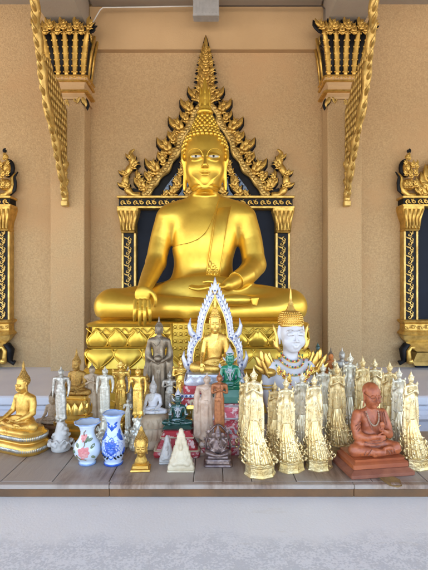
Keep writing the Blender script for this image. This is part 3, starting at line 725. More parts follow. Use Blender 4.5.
# ------------------------------------------------------------------ the seated Buddha (all sizes)
O=at(205,323,2.40)
def H(px,py,D): return np.array(at(px,py,D)-O)
def R(px,D=2.42): return px*D/F_
def head(c, cx=205, y0=160, D=2.42, tag='h'):
    """head prims; cx,y0 centre of the face in hero pixels"""
    dx=cx-205; dy=y0-160
    h=lambda px,py,d: H(px+dx,py+dy,d+D-2.42)
    c.ell(h(205,150,2.44),(R(20.5),R(22),R(22)),.02,tag)           # cranium
    c.ell(h(205,163,2.40),(R(18.0),R(20),R(24.5)),.05,tag)         # face oval
    c.ell(h(205,173.5,2.39),(R(15.5),R(16),R(14.0)),.06,tag)        # full jaw
    c.ell(h(205,181,2.42),(R(13),R(13),R(9)),.05,tag)
    c.ell(h(205,184,2.335),(R(5.5),R(5.5),R(4.5)),.05,tag)         # chin
    for s in(-1,1):
        c.ell(h(205+s*9.0,169.5,2.330),(R(6.5),R(6),R(7.5)),.05,tag) # cheeks
        bp=[]; br=[]
        for i in range(17):
            t=i/16; a=PI*(.97-.86*t)                      # one clean arch over the eye, running into the nose
            x=9.3-7.6*math.cos(PI-a)*-1 if False else 9.6+7.4*math.cos(a); y=156.2-8.0*math.sin(a)**.9
            bp.append(h(205+s*x,y,2.2655+.00022*max(0,x-2.5)**2)); br.append(R(.60*(1-.5*t)))
        c.chain(bp,br,.014,tag)
        c.ell(h(205+s*8.7,156.6,2.290),(R(6.2),R(3.2),R(3.6)),.012,tag) # eyeballs under the lids
        c.chain([h(205+s*19.6,149,2.42),h(205+s*21.6,153,2.41),h(205+s*21.6,160,2.40),h(205+s*20.2,168,2.405),h(205+s*20,178,2.41),h(205+s*20.2,186,2.42),h(205+s*20.6,190,2.42)],[R(1.6),R(2.4),R(2.4),R(1.8),R(1.9),R(2.0),R(1.1)],.010,tag)
        c.ell(h(205+s*20.6,157,2.392),(R(1.1),R(2),R(3.6)),.006,tag,op=-1)
        c.ell(h(205+s*2.5,166.4,2.258),(R(1.6),R(1.9),R(1.35)),.008,tag)
        c.chain([h(205+s*.7,171.9,2.2555),h(205+s*2.2,171.5,2.256),h(205+s*4.8,171.7,2.264),h(205+s*7.2,170.2,2.277)],[R(.8),R(.9),R(.65),R(.3)],.006,tag)
        c.ell(h(205+s*7.4,171.6,2.268),(R(.9),R(1.2),R(.9)),.012,tag,op=-1)
    c.chain([h(205,152,2.280),h(205,159,2.258),h(205,164.6,2.238)],[R(1.5),R(1.55),R(2.3)],.014,tag)
    c.chain([h(200.8,173.6,2.268),h(203,174.8,2.261),h(207,174.8,2.261),h(209.2,173.6,2.268)],[R(.6),R(1.15),R(1.15),R(.6)],.008,tag)
    return c
def hand_down(c, w, tag='hn', k=.008):
    """right hand hanging over the shin, fingers down, seen from its back"""
    c.ell(H(142.5,294.5,2.062),(R(8.0,2.05),R(3.2,2.05),R(9,2.05)),.02,tag)
    for i,(x,l,sw) in enumerate(((135.6,20,-1.0),(140.2,24,-.3),(144.7,24.5,.2),(149.2,21,.8))):
        c.chain([H(x,301,2.045),H(x+sw*.6,301+l*.42,2.022),H(x+sw,301+l*.74,2.024),H(x+sw,301+l,2.04)],[R(2.25,2.05),R(2.15,2.05),R(1.95,2.05),R(1.5,2.05)],.003,tag)
    c.chain([H(148.5,290,2.07),H(153.5,294,2.06),H(155.5,300,2.055),H(155,306,2.06)],[R(2.8,2.05),R(2.4,2.05),R(2.0,2.05),R(1.5,2.05)],k,tag)
    return c
def hand_lap(c, tag='hn', k=.008):
    c.ell(H(214,287,2.14),(R(11,2.1),R(6.5,2.1),R(3.6,2.1)),.02,tag)
    for i in range(4):
        c.chain([H(208,286.5+.4*i,2.185-.034*i),H(198,287.5+.6*i,2.180-.036*i),H(190+1.5*(i in(0,3)),286+.7*i,2.178-.036*i)],[R(2.4,2.1),R(2.2,2.1),R(1.7,2.1)],k,tag)
    c.chain([H(218,284,2.10),H(210,281.5,2.08),H(204,282,2.08)],[R(2.8,2.1),R(2.4,2.1),R(1.8,2.1)],k,tag)
    return c
def legs(c):
    for s,x in((-1,113),(1,289)):
        c.cap(H(205+s*20,298,2.46),H(x,306,2.28),R(18),R(15,2.28),.05,'c')
        c.ell(H(x-s*0,306.5,2.275),(R(15,2.28),R(15,2.28),R(14.5,2.28)),.03,'c')
    c.cap(H(112,307,2.26),H(218,309,2.13),R(14,2.26),R(9.0,2.13),.03,'c')
    c.cap(H(289,308,2.27),H(190,315,2.16),R(14,2.27),R(8.0,2.15),.025,'c')
    # foot of the upper leg, sole up on the other thigh
    c.ell(H(236,300,2.125),(R(19,2.1),R(5.5,2.1),R(6.0,2.1)),.02,'f')
    for i in range(5): c.cap(H(252+i*.3,298.6+i*1.5,2.10+.0*i),H(258-i*.5,298.2+i*1.8,2.105),R(1.5,2.1),R(1.2,2.1),.004,'f')
    c.ell(H(205,312,2.30),(R(62),R(9),R(34)),.05,'c')
    return c
def torso(c):
    c.ell(H(205.5,229,2.465),(R(33.5),R(22),R(28)),.07,'c')
    c.ell(H(203.5,250,2.46),(R(30),R(23.5),R(30)),.06,'c')
    c.ell(H(203,278,2.45),(R(30),R(20),R(24)),.05,'c')
    c.ell(H(205,299,2.44),(R(44),R(24),R(17)),.05,'c')
    c.cap(H(176,219,2.47),H(235,219,2.47),R(12),R(12),.05,'c')
    for s in(-1,1):
        c.cap(H(205+s*4,203,2.46),H(205+s*32,213,2.47),R(8),R(9),.07,'c')
    c.ell(H(205,281,2.335),(R(1.5),R(1.5),R(2)),.01,'c',op=-1)
    c.cap(H(205,182,2.44),H(205,206,2.46),R(11.3),R(12.6),.06,'n')
    for y in(190.5,195.5): c.ell(H(205,y,2.43),(R(12.2),R(12.8),R(1.6)),.01,'n')
    return c
def arms(c):
    c.chain([H(168,219,2.47),H(161,240,2.455),H(156,262,2.42)],[R(12.6),R(10.9),R(9.9)],.03,'a')
    c.chain([H(156,263,2.42),H(150,276,2.30),H(143,291,2.115)],[R(10.4),R(9.0,2.3),R(6.2,2.1)],.015,'a')
    c.chain([H(243,219,2.47),H(250,240,2.455),H(254,264,2.42)],[R(12.6),R(10.9),R(9.9)],.03,'s')
    c.chain([H(254,265,2.42),H(246,275,2.31),H(228,285,2.17)],[R(10.8),R(9.2,2.3),R(6.2,2.15)],.015,'s')
    # cuff ridges at the elbows
    return c
def seated_clay():
    c=Clay(); torso(c); legs(c); arms(c); hand_down(c,0); hand_lap(c); head(c); return c
def robe_region(X,Y,Z):
    """negative where the robe covers the body: lower body, and the chest left of the slanting hem"""
    px=X/R(1)+205; py=323-Z/R(1)
    xs=np.linspace(130,300,341); hy_=np.interp(xs,[140,160,178,190,201,210,214,217,222,300],[262,252,246,244.5,240,229,216,205,188,150]); kk=np.ones(19)/19; hy_=np.convolve(np.pad(hy_,9,'edge'),kk,'valid')
    hem=np.interp(px,xs,hy_).astype(np.float32)
    return (hem-py)*R(1)
def seated_meshes(cell, hero=False):
    c=seated_clay()
    d,lo,ce,ax=c.field(cell)
    if hero:
        zc=float(H(205,193.2,2.44)[2]); Zb=ax[2][None,None,:]
        lower=nets(np.maximum(d,(Zb-zc)+0*d).astype(np.float32),lo,ce,'lower')
        p0,p1=H(181,194.5,2.52),H(229,118,2.2); bx=(np.minimum(p0,p1)-.03,np.maximum(p0,p1)+.03)
        e,l2,c2_,a2=c.field(.0021,('h','n'),bx); Z2=a2[2][None,None,:]
        upper=nets(np.maximum(e,-(Z2-zc)+0*e).astype(np.float32),l2,c2_,'upper')
        out={'body':join_meshes([lower,upper],'body')}
    else: out={'body':nets(d,lo,ce,'body')}
    box=(np.array(lo),np.array(lo)+cell*(np.array(d.shape)-1))
    e,lo2,_,_=c.field(cell,('c','s'),box)
    X=ax[0][:,None,None];Y=ax[1][None,:,None];Z=ax[2][None,None,:]
    th=.0075 if hero else .009
    reg=robe_region(X,Y,Z)+0*Y
    reg=np.maximum(reg, -(Z-H(0,317.5,2.2)[2])+0*X+0*Y)
    # open at the wrist
    wr=np.sqrt((X-H(228,285,2.17)[0])**2+(Y-H(228,285,2.17)[1])**2+(Z-H(228,285,2.17)[2])**2)
    reg=np.maximum(reg, R(15)-wr)
    rr=np.maximum(e-th,reg); 
    out['robe']=nets(rr.astype(np.float32),lo,ce,'robe')
    return out
def sash(mb, hero=True):
    pts=[(225,203,2.435),(224,208,2.375),(222,216,2.335),(220,228,2.312),(218,242,2.305),(216,256,2.306),(214,268,2.31),(213,278,2.30)]
    n=len(pts)
    for off,w in((0,7.2),):
        vs=[]
        for i,(x,y,D) in enumerate(pts):
            for u in(-1,-.8,0,.8,1):
                vs.append(tuple(H(x+u*w,y,D-.010+.010*abs(u)**3)))
        fs=[(i*5+j,i*5+j+1,(i+1)*5+j+1,(i+1)*5+j) for i in range(n-1) for j in range(4)]
        back=[(v[0],v[1]+.02,v[2]) for v in vs]; m=len(vs)
        fs+= [(a+m,d_+m,c_+m,b_+m) for a,b_,c_,d_ in fs]
        rim=[i*5 for i in range(n)]+[(n-1)*5+j for j in range(1,5)]+[i*5+4 for i in range(n-2,-1,-1)]+[3,2,1]
        fs+=[(rim[i],rim[(i+1)%len(rim)],rim[(i+1)%len(rim)]+m,rim[i]+m) for i in range(len(rim))]
        mb.add(vs+back,fs,True)
    for u in(-1,1): mb.tube([tuple(H(x+u*6.6,y,D-.007)) for x,y,D in pts],R(.45),6)
    mb.tube([tuple(H(213+u*7,278,2.298)) for u in(-1,0,1)],R(.7),5)
def hair_mesh(rows=11, r=2.0, ush=True, n=8, m=6, cy=0):
    mb=MB(); c=H(205,150,2.44)
    # curls on a dome: skip the face opening
    for j in range(rows+4):
        th=.16+j*(PI*.60/rows)
        if th>PI*.80: break
        k=max(6,int(2*PI*math.sin(th)*22.5/(r*2.05)))
        for i in range(k):
            a=2*PI*(i+.5*(j%2))/k
            dx,dy,dz=math.sin(th)*math.cos(a),math.sin(th)*math.sin(a),math.cos(th)
            if dy<.15:                                    # face side
                lim=.44-.85*abs(dx)**3
                if dz<lim: 
                    continue
            sw=1+.12*max(0,.6-dz)*(abs(dx)>.6)
            mb.sph((c[0]+dx*R(20.8)*sw,c[1]+dy*R(22.6),c[2]+dz*R(22.2)),(R(r)*.95,R(r)*.95,R(r)*1.15),n,m)
    return mb
def ushnisha(mb, rows=5, n=8, m=6, r=1.9):
    c=H(205,130,2.44)
    mb.lathe([(R(14.0),0),(R(12.2),R(5)),(R(9.8),R(10)),(R(7.8),R(14)),(R(6.2),R(16.5)),(.002,R(17))],tuple(c-np.array([0,0,R(2)])),24)
    for j in range(rows+3):
        z=-1+j*3.0
        if z>15: break
        rr=np.interp(z,[0,5,10,14,16],[13.8,12,9.6,7.6,6])
        k=int(2*PI*rr/(r*2.1))
        for i in range(k):
            a=2*PI*(i+.0*(j%2))/k; mb.sph((c[0]+R(rr)*math.cos(a),c[1]+R(rr)*math.sin(a),c[2]-R(2)+R(z)),(R(r)*.9,R(r)*.9,R(r)*1.25),n,m)
    return mb
def finial(mb, top=78):
    c=H(205,115,2.44)
    mb.lathe([(R(6.5),-R(1)),(R(8),R(1)),(R(8.6),R(2.5)),(R(7),R(4)),(R(6),R(5)),(R(7),R(6.5)),(R(5.5),R(8)),(R(5),R(11)),(R(5.2),R(15)),(R(4.6),R(20)),(R(3.4),R(26)),(R(2.2),R(31)),(R(.9),R(36)),(.001,R(39))],tuple(c),16)
    for s in(-1,1):
        for z,sz in((6,15),(12,13),(18,11)): mb.leaf((c[0]+s*R(3.6),c[1]-R(1.5),c[2]+R(z)),R(sz),PI/2-s*.28,.25*s,.13,.8)
    for z,sz in((5,16),(11,15),(17,13)): mb.leaf((c[0],c[1]-R(4.5),c[2]+R(z)),R(sz),PI/2,0,.14,.8)
def spire(mb, h=40, tiers=6):
    """pointed ringed crown"""
    c=H(205,128,2.44); pr=[(R(19),-R(4)),(R(19.5),-R(1)),(R(17),R(1))]
    for i in range(tiers):
        r=15*(1-i/tiers)**1.1+2; z=2+i*h*.6/tiers
        pr+=[(R(r),R(z)),(R(r+1.2),R(z+h*.6/tiers*.35)),(R(r*.9),R(z+h*.6/tiers*.9))]
    pr+=[(R(1.8),R(h*.66)),(R(1.2),R(h*.85)),(.001,R(h))]
    mb.lathe(pr,tuple(c),18)

print('seated...'); import time; T0=time.time()
HB=seated_meshes(.0047,True)
# ------- the great Buddha
hero=empty('buddha_statue',tuple(O),label='very large seated golden Buddha with right hand over the shin, dominating the altar',cat='buddha statue')
body=part('body',HB['body'],M['hero_gold'],hero)
rb=part('robe',HB['robe'],M['hero_gold'],hero)
mb=MB(); sash(mb); mb.build('shoulder_sash',M['hero_gold'],rb)
mb=MB(); cc=H(213,271,2.295)                          # embroidered motif at the sash end
mb.kranok((cc[0],cc[1],cc[2]),R(11),PI/2,.3)
for s in(-1,1): mb.curl((cc[0]+s*R(4),cc[1],cc[2]+R(1)),R(2.6),PI/2,1,R(.6),.5,sgn=s); mb.curl((cc[0]+s*R(3.2),cc[1],cc[2]-R(3)),R(2.2),-PI/2,1,R(.6),.5,sgn=-s)
mb.build('sash_motif',M['hero_matte'],rb)
mb=hair_mesh(10,2.15); ushnisha(mb,5,8,6,2.15); hr=mb.build('hair',M['hero_matte'],hero)
mb=MB(); finial(mb); mb.build('flame_finial',M['hero_gold'],hero)
# eyes
for s in(-1,1):
    ce=H(205+s*8.8,157.0,2.283)
    mb=MB(); n=14; 
    vs=[];rows=5
    for i in range(n+1):
        t=i/n*2-1
        for j in range(rows):
            v=j/(rows-1)*2-1; hh=(1-abs(t)**2.2)**.8
            zz=v*R(1.15)*hh
            vs.append((ce[0]+t*R(5.0)*1,ce[1]-R(3.55)*math.sqrt(max(0,1-(t*.70)**2))+R(.30)*v*v+s*t*R(.35),ce[2]+zz-R(.1)+R(.35)*t*t))
    fs=[(i*rows+j,i*rows+j+1,(i+1)*rows+j+1,(i+1)*rows+j) for i in range(n) for j in range(rows-1)]
    m_=len(vs); fs+=[tuple(a+m_ for a in reversed(f)) for f in fs]
    mb.add(vs+[(v[0],v[1]+R(1.2),v[2]) for v in vs],fs,True)
    ey=mb.build('eye',M['eye_white'],hero)
    mb=MB(); mb.sph((ce[0]-R(.2),ce[1]-R(3.42),ce[2]-R(.1)),(R(1.15),R(.5),R(1.1)),14,8); mb.build('pupil',M['eye_dark'],ey)
    mb=MB(); mb.tube([(ce[0]+t*R(5.5),ce[1]-R(3.55)*math.sqrt(max(0,1-(t*.68)**2))-R(.1)+s*t*R(.35),ce[2]+R(1.15)*(1-abs(t)**2.2)**.8-R(.1)+R(.45)*t*t) for t in np.linspace(-.98,.98,11)],[R(.1)]+[R(.42)]*9+[R(.1)],5)
    mb.build('eyelid',M['hero_matte'],ey)
# ------- its pedestal
ped=empty('lotus_pedestal',(-.078,2.40,0),label='golden rectangular lotus pedestal under the large golden Buddha',cat='pedestal')
z=lambda py,D=2.06: at(0,py,D).z
hx,hy=.532,.335
m=MB()
m.tier([(.01,z(327)),(.014,z(325.2)),(.006,z(323.6)),(-.02,z(323.0))],hx,hy,.04); m.build('top_slab',M['hero_gold'],ped)
m=MB(); m.tier([(-.01,z(346)),(.0,z(342)),(.006,z(334)),(.004,z(327))],hx-.012,hy-.012,.04); m.build('upper_core',M['hero_matte'],ped)
m=MB(); petals(m,hx,hy,z(346),z(328.5),.098,.015,False,'fs',.004,rib=.0022)
n=24
for i in range(n*1):                               # zigzag border above the petals
    x=-hx+(i+.5)*2*hx/n; m.tube([(x-.024,-hy-.012,z(328)),(x,-hy-.014,z(332.5)),(x+.024,-hy-.012,z(328))],.004,5)
m.build('upper_petals',M['hero_gold'],ped)
m=MB(); m.tier([(.012,z(349)),(.016,z(347.5)),(.008,z(346))],hx-.005,hy-.005,.04); m.build('waist_band',M['hero_gold'],ped)
m=MB(); m.tier([(.022,z(368.5)),(.016,z(362)),(.006,z(352)),(.004,z(349.2))],hx-.01,hy-.01,.04); m.build('lower_core',M['hero_matte'],ped)
m=MB(); petals(m,hx+.004,hy+.004,z(368),z(349.5),.125,.016,True,'fs',.018,rib=.0026)
m.build('lower_petals',M['hero_gold'],ped)
m=MB(); m.tier([(.055,0.893),(.055,z(404)),(.045,z(401)),(.045,z(392)),(.055,z(390)),(.055,z(386)),(.036,z(383)),(.036,z(375)),(.042,z(372.5)),(.032,z(370)),(.026,z(368.7))],hx-.01,hy-.02,.03); m.build('base_tiers',M['hero_gold'],ped)
m=MB(); m.tier([(.07,0),(.07,.8925)],hx-.01,hy-.02,.03); m.build('masonry_core',M['concrete'],ped)
# patterned drape hanging at the centre
m=MB(); T=None
vs=[(-.12,z(322.6)),(.12,z(322.6)),(.12,z(352)),(.07,z(362)),(0,z(376)),(-.07,z(362)),(-.12,z(352))]
m.plate(vs,-hy-.058,-hy-.040)
m.tube([(x,-hy-.06,zz) for x,zz in vs[2:]+vs[:1]],.006,6)
m.tube([(.12,-hy-.06,z(352)),(.12,-hy-.06,z(322.6))],.006,6)
for i in range(-4,5):
    for j in range(7):
        x=i*.026; zz=z(326)-j*.033
        if abs(x)<.11-max(0,(j-3))*.03:
            m.sph((x,-hy-.060,zz),(.009,.005,.009),6,4)
            for da in(0,PI/2,PI,-PI/2): m.leaf((x,-hy-.060,zz),.017,da+PI/4,0,.25,.4,n=4)
m.build('drape_ornament',M['hero_matte'],ped)
print('hero',time.time()-T0)

# ------- shared small meshes
SB=seated_meshes(.0058)
mb=hair_mesh(7,2.9,n=6,m=4); ushnisha(mb,4,6,4,2.6); HAIR=mb.mesh('hair')
mb=MB(); finial(mb); FIN=mb.mesh('finial')
mb=MB(); spire(mb,44); SPIRE=mb.mesh('crown_spire')
W0=210*2.4/F_*.97
def table_pt(px, py): 
    D=.57*F_/(py-285); return Vector(((px-214)*D/F_,D,.93)), D
def seated(px, base_py, w_px, seat_py, bm, rm, hm, label, rz=0, fin='flame', cat='buddha statue', name='buddha_statue', lift=0, group=None, fm=None, D=None):
    """small seated Buddha; seat level seat_py, knees w_px wide; returns the thing (origin on the table)"""
    if D is None: p,D=table_pt(px,base_py)
    else: p=Vector(((px-214)*D/F_,D,.93))
    t=empty(name,tuple(p),rz,label,cat,group)
    s=(w_px*D/F_)/W0; zs=EYE-(seat_py-285)*D/F_-p.z
    for nm,me,mm in(('body',SB['body'],bm),('robe',SB['robe'],rm),('hair',HAIR,hm),('flame_finial' if fin=='flame' else 'crown_spire',FIN if fin=='flame' else SPIRE,fm or hm)):
        o=part(nm,me,mm,t); o.scale=(s,s,s); o.location=(0,0,zs)
    t['_s']=s; t['_z']=zs
    return t
# ------------------------------------------------------------------ seated small statues
def orn_band(mb, hx, hy, z, h, n, r=.0):
    for i in range(n):
        x=-hx+(i+.5)*2*hx/n; mb.leaf((x,-hy,z-h*.45),h*.9,PI/2,.2,.3,.3,n=4)
def mm(v,D): return v*D/F_
# 1 gold seated on the left, three-quarter turned
t=seated(22,453,54,427,M['gold_leaf'],M['gold_leaf'],M['gold_dark'],'gold seated Buddha on a two tier gold base at the far left end',rz=-.42,D=1.49)
t['group']='seated Buddhas on the board'; zs=t['_z']; D=1.49
m=MB(); a,b=.092,.055
m.tier([(.0,0),(.004,.004),(.004,.030),(-.004,.036),(-.010,.038),(-.008,.041),(.0,.044),(.001,zs*.80),(-.006,zs*.88),(-.010,zs*.94),(-.012,zs+.004)],a,b,.045,n=10,smooth=True); bs=m.build('base',M['gold_leaf'],t)
m=MB()
for zc,rr in((.017,.0035),(zs*.74,.001)):
    n=90
    for x_,y_ in rrect(a+rr,b+rr,.05,n): m.sph((x_,y_,zc),(.0034,.0034,.0075),5,4)
m.build('relief_band',M['silver'],bs)
# 2 small copper brown Buddha on a wooden block
t=seated(52,431,30,423,M['beige'],M['beige'],M['bronze'],'small weathered brown seated Buddha on a low wooden block behind the board edge at left',rz=-.1,D=1.60)
t['group']='seated Buddhas on the board'; m=MB(); m.tier([(0,0),(.003,.006),(0,.010),(-.006,t['_z']*.7),(-.002,t['_z']*.9),(-.004,t['_z']+.002)],.066,.045,.02); m.build('base',M['wood_edge'],t)
# 3 gold one on tall tiers
t=seated(76,437,37,394,M['gold_dark'],M['gold_dark'],M['gold_dark'],'dark gold seated Buddha raised on tall gold tiers behind the silver standing figure',rz=-.15,D=1.60)
t['group']='seated Buddhas on the board'; zs=t['_z']; m=MB(); pr=[]; k=6
for i in range(k):
    z0=zs*i/k; z1=zs*(i+1)/k; o=-.004*i; pr+=[(o+.004,z0+.001),(o+.005,z0+(z1-z0)*.5),(o-.004,z0+(z1-z0)*.62),(o-.003,z1)]
m.tier(pr,.075,.052,.02); ring_petals(m,.062,zs*.62,zs*.9,16,.006); m.build('base',M['gold_bright'],t)
# 4 white seated Buddha on a round stone pedestal
t=seated(153,440,31,413,M['white_stone'],M['white'],M['white_stone'],'small white seated Buddha on a round carved pale pedestal beneath the tall bronze figure',D=1.53)
t['group']='seated Buddhas on the board'; zs=t['_z']
m=MB(); m.lathe([(.058,0),(.062,.006),(.060,.018),(.054,.026),(.056,.034),(.060,.05),(.058,zs*.62),(.050,zs*.66),(.055,zs*.72),(.060,zs*.85),(.056,zs*.95),(.045,zs+.002)],n=32)
ring_petals(m,.057,zs*.66,zs*.95,18,.006); ring_petals(m,.057,.03,zs*.62,20,.006,True); m.build('pedestal',M['beige'],t)
# 5 Buddha in the flame arch
D=1.58
t=seated(215,0,56,372,M['gold_bright'],M['gold_leaf'],M['gold_bright'],'small golden Buddha sitting under a pointed silvery white flame arch',D=D,fm=M['gold_bright'])
t['group']='seated Buddhas on the board'; t.scale=(1,1,1)
for o in t.children: o.scale=(o.scale[0]*.88,o.scale[1]*.8,o.scale[2]*1.10)
A=lambda px,py,dy=0.0: ((px-215)*D/F_,dy,EYE-(py-285)*D/F_-.93)
arch=empty('flame_arch',(0,.012,0)); arch.parent=t
lm=MB(); gem=MB(); gl=MB()
Lp=[(215,290),(212,297),(208,305),(204,314),(201.5,323),(200.5,331),(200,337),(196,341),(192,348),(190.5,357),(191,366),(188,374)]
for s in(-1,1):
    pts=[A(215+s*(215-px)*-1*-1,py) for px,py in Lp] if s>0 else [A(px,py) for px,py in Lp]
    pts=[( (-abs(p[0]) if s<0 else abs(p[0])),p[1],p[2]) for p in pts]
    lm.tube(pts,[.006,.010,.0115,.012,.012,.0115,.010,.010,.011,.011,.010,.009],8,.7)
    gl.tube([(p[0]-s*.010,p[1]-.004,p[2]-.002) for p in pts],.0028,5)
    for i in range(len(pts)-1):
        for u in(.1,.6):
            x=pts[i][0]*(1-u)+pts[i+1][0]*u; zz=pts[i][2]*(1-u)+pts[i+1][2]*u
            an=PI/2+ -s*.38
            lm.leaf((x+s*.007,0,zz),.030,an,.45*-s*-1,.26,.5,n=5)
            gem.sph((x,-.0085,zz),(.0020,.0014,.0032),6,4)
    # side hooks
    lm.tube([A(215+s*14,340),A(215+s*19,338,0),A(215+s*24,333,0),A(215+s*26,326,0),A(215+s*24.5,318,0)],[.011,.013,.011,.007,.001],8,.6)
    lm.tube([A(215+s*24,371),A(215+s*29,366),A(215+s*32,358),A(215+s*31,351)],[.011,.011,.007,.001],8,.6)
    for q in((17,338),(21,336),(27,365),(24,352)): gem.sph(A(215+s*q[0],q[1],-.010),(.0035,.002,.0035),6,4)
lm.leaf(A(215,299),.082,PI/2,0,.17,.6); 
for s in(-1,1): lm.leaf(A(215+s*3,300),.05,PI/2-s*.35,.3*s,.2,.5)
lm.build('arch_band',M['lilac_white'],arch); gem.build('blue_stones',M['blue_gem'],arch); gl.build('gilt_edge',M['gold_bright'],arch)
zs=t['_z']
m=MB(); m.tier([(.004,zs*.86),(.006,zs*.90),(-.004,zs*.97),(-.006,zs+.001)],.105,.062,.02); petals(m,.105,.062,zs*.86,zs*.99,.03,.006,sides='fs'); m.build('lotus_seat',M['lilac_white'],t)
m=MB(); m.tier([(.012,zs*.60),(.012,zs*.68),(.004,zs*.72),(.006,zs*.82),(.004,zs*.86)],.108,.066,.01); st=m.build('red_tier',M['red_cloth'],t)
m=MB(); m.tier([(.014,zs*.70),(.016,zs*.72),(.014,zs*.745)],.108,.066,.01); m.build('white_band',M['lilac_white'],t)
m=MB(); m.tier([(.03,0),(.03,zs*.10),(.014,zs*.2),(.010,zs*.4),(.02,zs*.55),(.018,zs*.598)],.108,.066,.01); m.build('gold_tier',M['gold_bright'],t)
m=MB(); m.tier([(.021,zs*.30),(.023,zs*.34),(.021,zs*.38)],.108,.066,.01); m.build('red_band',M['red'],t)
for i in range(12): 
    pass
m=MB(); [m.sph((-.115+i*.0145,-.082,zs*.725),(.0045,.003,.0045),6,4) for i in range(17)]; m.build('tier_stones',M['blue_gem'],t)

# emerald Buddhas: same seated body, gilt regalia over it
def emerald(px,base,w,seat,D,bm,label,basefn,rm):
    t=seated(px,base,w,seat,bm,bm,M['gold_bright'],label,fin='spire',D=D,fm=rm); s=t['_s']; t['group']='crowned green Buddhas'
    for o in t.children:
        if o.name.startswith('hair'): bpy.data.objects.remove(o); break
    m=MB(); c=H(205,212,2.40)
    for k,(rr,y) in enumerate(((14,207),(20,212),(27,218))):
        pts=[]
        for i in range(13):
            a=PI*(i/12); q=H(205+rr*1.15*math.cos(a),y+rr*.42*math.sin(a),2.325+.10*abs(math.cos(a))**2); pts.append(tuple(q))
        m.tube(pts,R(1.9),6)
        for p in pts[1:-1]: m.sph((p[0],p[1]-R(1),p[2]-R(3)),(R(2.2),R(1.6),R(3)),6,4)
    m.tube([tuple(H(205,228+i*9,2.30)) for i in range(6)],[R(3),R(4.5),R(3),R(4.5),R(3.5),R(5)],6)
    for q in(-1,1):
        m.tube([tuple(H(205+q*26,214,2.37)),tuple(H(205+q*17,236,2.32)),tuple(H(205+q*8,262,2.30)),tuple(H(205,276,2.29))],R(1.7),6)
        m.kranok(tuple(H(205+q*47,212,2.46)),R(26),PI/2-q*.7,.5,side=q)
        e=H(205+q*(54 if q>0 else 51),258,2.41); 
        for dz in(-3,0,3): m.tube([(e[0]+R(12)*math.cos(a),e[1]+R(12)*math.sin(a),e[2]+R(dz)) for a in np.linspace(0,2*PI,13)],R(1.3),5)
        m.leaf(tuple(H(205+q*22,176,2.42)),R(30),PI/2-q*.35,-.4*q,.2,.5)
    for q in(-1,1):
        for i in range(7): m.sph(tuple(H(205+q*(30+i*9),299+i*1.0,2.12+i*.025)),(R(3),R(3),R(3)),6,4)
    for i in range(9):
        a=PI*i/8; m.sph(tuple(H(205+19*math.cos(a),134+0*i,2.44-.12*math.sin(a))),(R(3),R(2),R(5)),6,4)
    o=m.build('regalia',rm,t); o.scale=(s,s,s); o.location=(0,0,t['_z'])
    basefn(t,t['_z'],s); return t
def base1(t,zs,s):
    m=MB(); m.tier([(.006,0),(.010,.010),(.006,.020),(-.004,.028),(-.014,zs*.52),(-.018,zs*.60),(-.014,zs*.66),(-.026,zs*.80),(-.022,zs*.86)],.068,.05,.006); m.build('stepped_base',M['red_cloth'],t)
    m=MB()
    for zc,o in((.022,.006),(zs*.63,-.014)): m.tier([(o,zc-.002),(o+.003,zc),(o,zc+.002)],.068,.05,.006)
    m.build('gold_trim',M['cream'],t)
    m=MB(); m.tier([(-.024,zs*.861),(-.018,zs*.93),(-.026,zs+.003)],.068,.05,.01); m.build('seat_cushion',M['dark_green'],t)
emerald(178,452,31,424,1.465,M['dark_green'],'dark green seated Buddha with silver spire crown on a red patterned stepped base',base1,M['lilac_white'])
def base2(t,zs,s):
    m=MB(); m.tier([(-.020,zs*.80),(-.018,zs*.90),(-.024,zs+.003)],.085,.05,.012); m.build('teal_seat',M['teal'],t)
    m=MB(); m.tier([(.012,0),(.016,zs*.1),(.006,zs*.16),(.0,zs*.30),(-.002,zs*.50),(.004,zs*.58),(-.006,zs*.70),(-.01,zs*.798)],.085,.055,.006); m.build('sequined_base',M['pink_tiles'],t)
    m=MB()
    for k,o in((.14,.012),(.58,.003),(.77,-.006)): m.tier([(o,zs*k-.003),(o+.003,zs*k),(o,zs*k+.003)],.085,.055,.006)
    for i in range(9): m.kranok((-.072+i*.018,-.057,zs*.34),.018,PI/2,.3)
    m.build('pale_trim',M['lilac_white'],t)
emerald(230,440,38,389,1.50,M['emerald'],'bright emerald green Buddha with silver spire crown on a teal and pink sequined base',base2,M['lilac_white'])

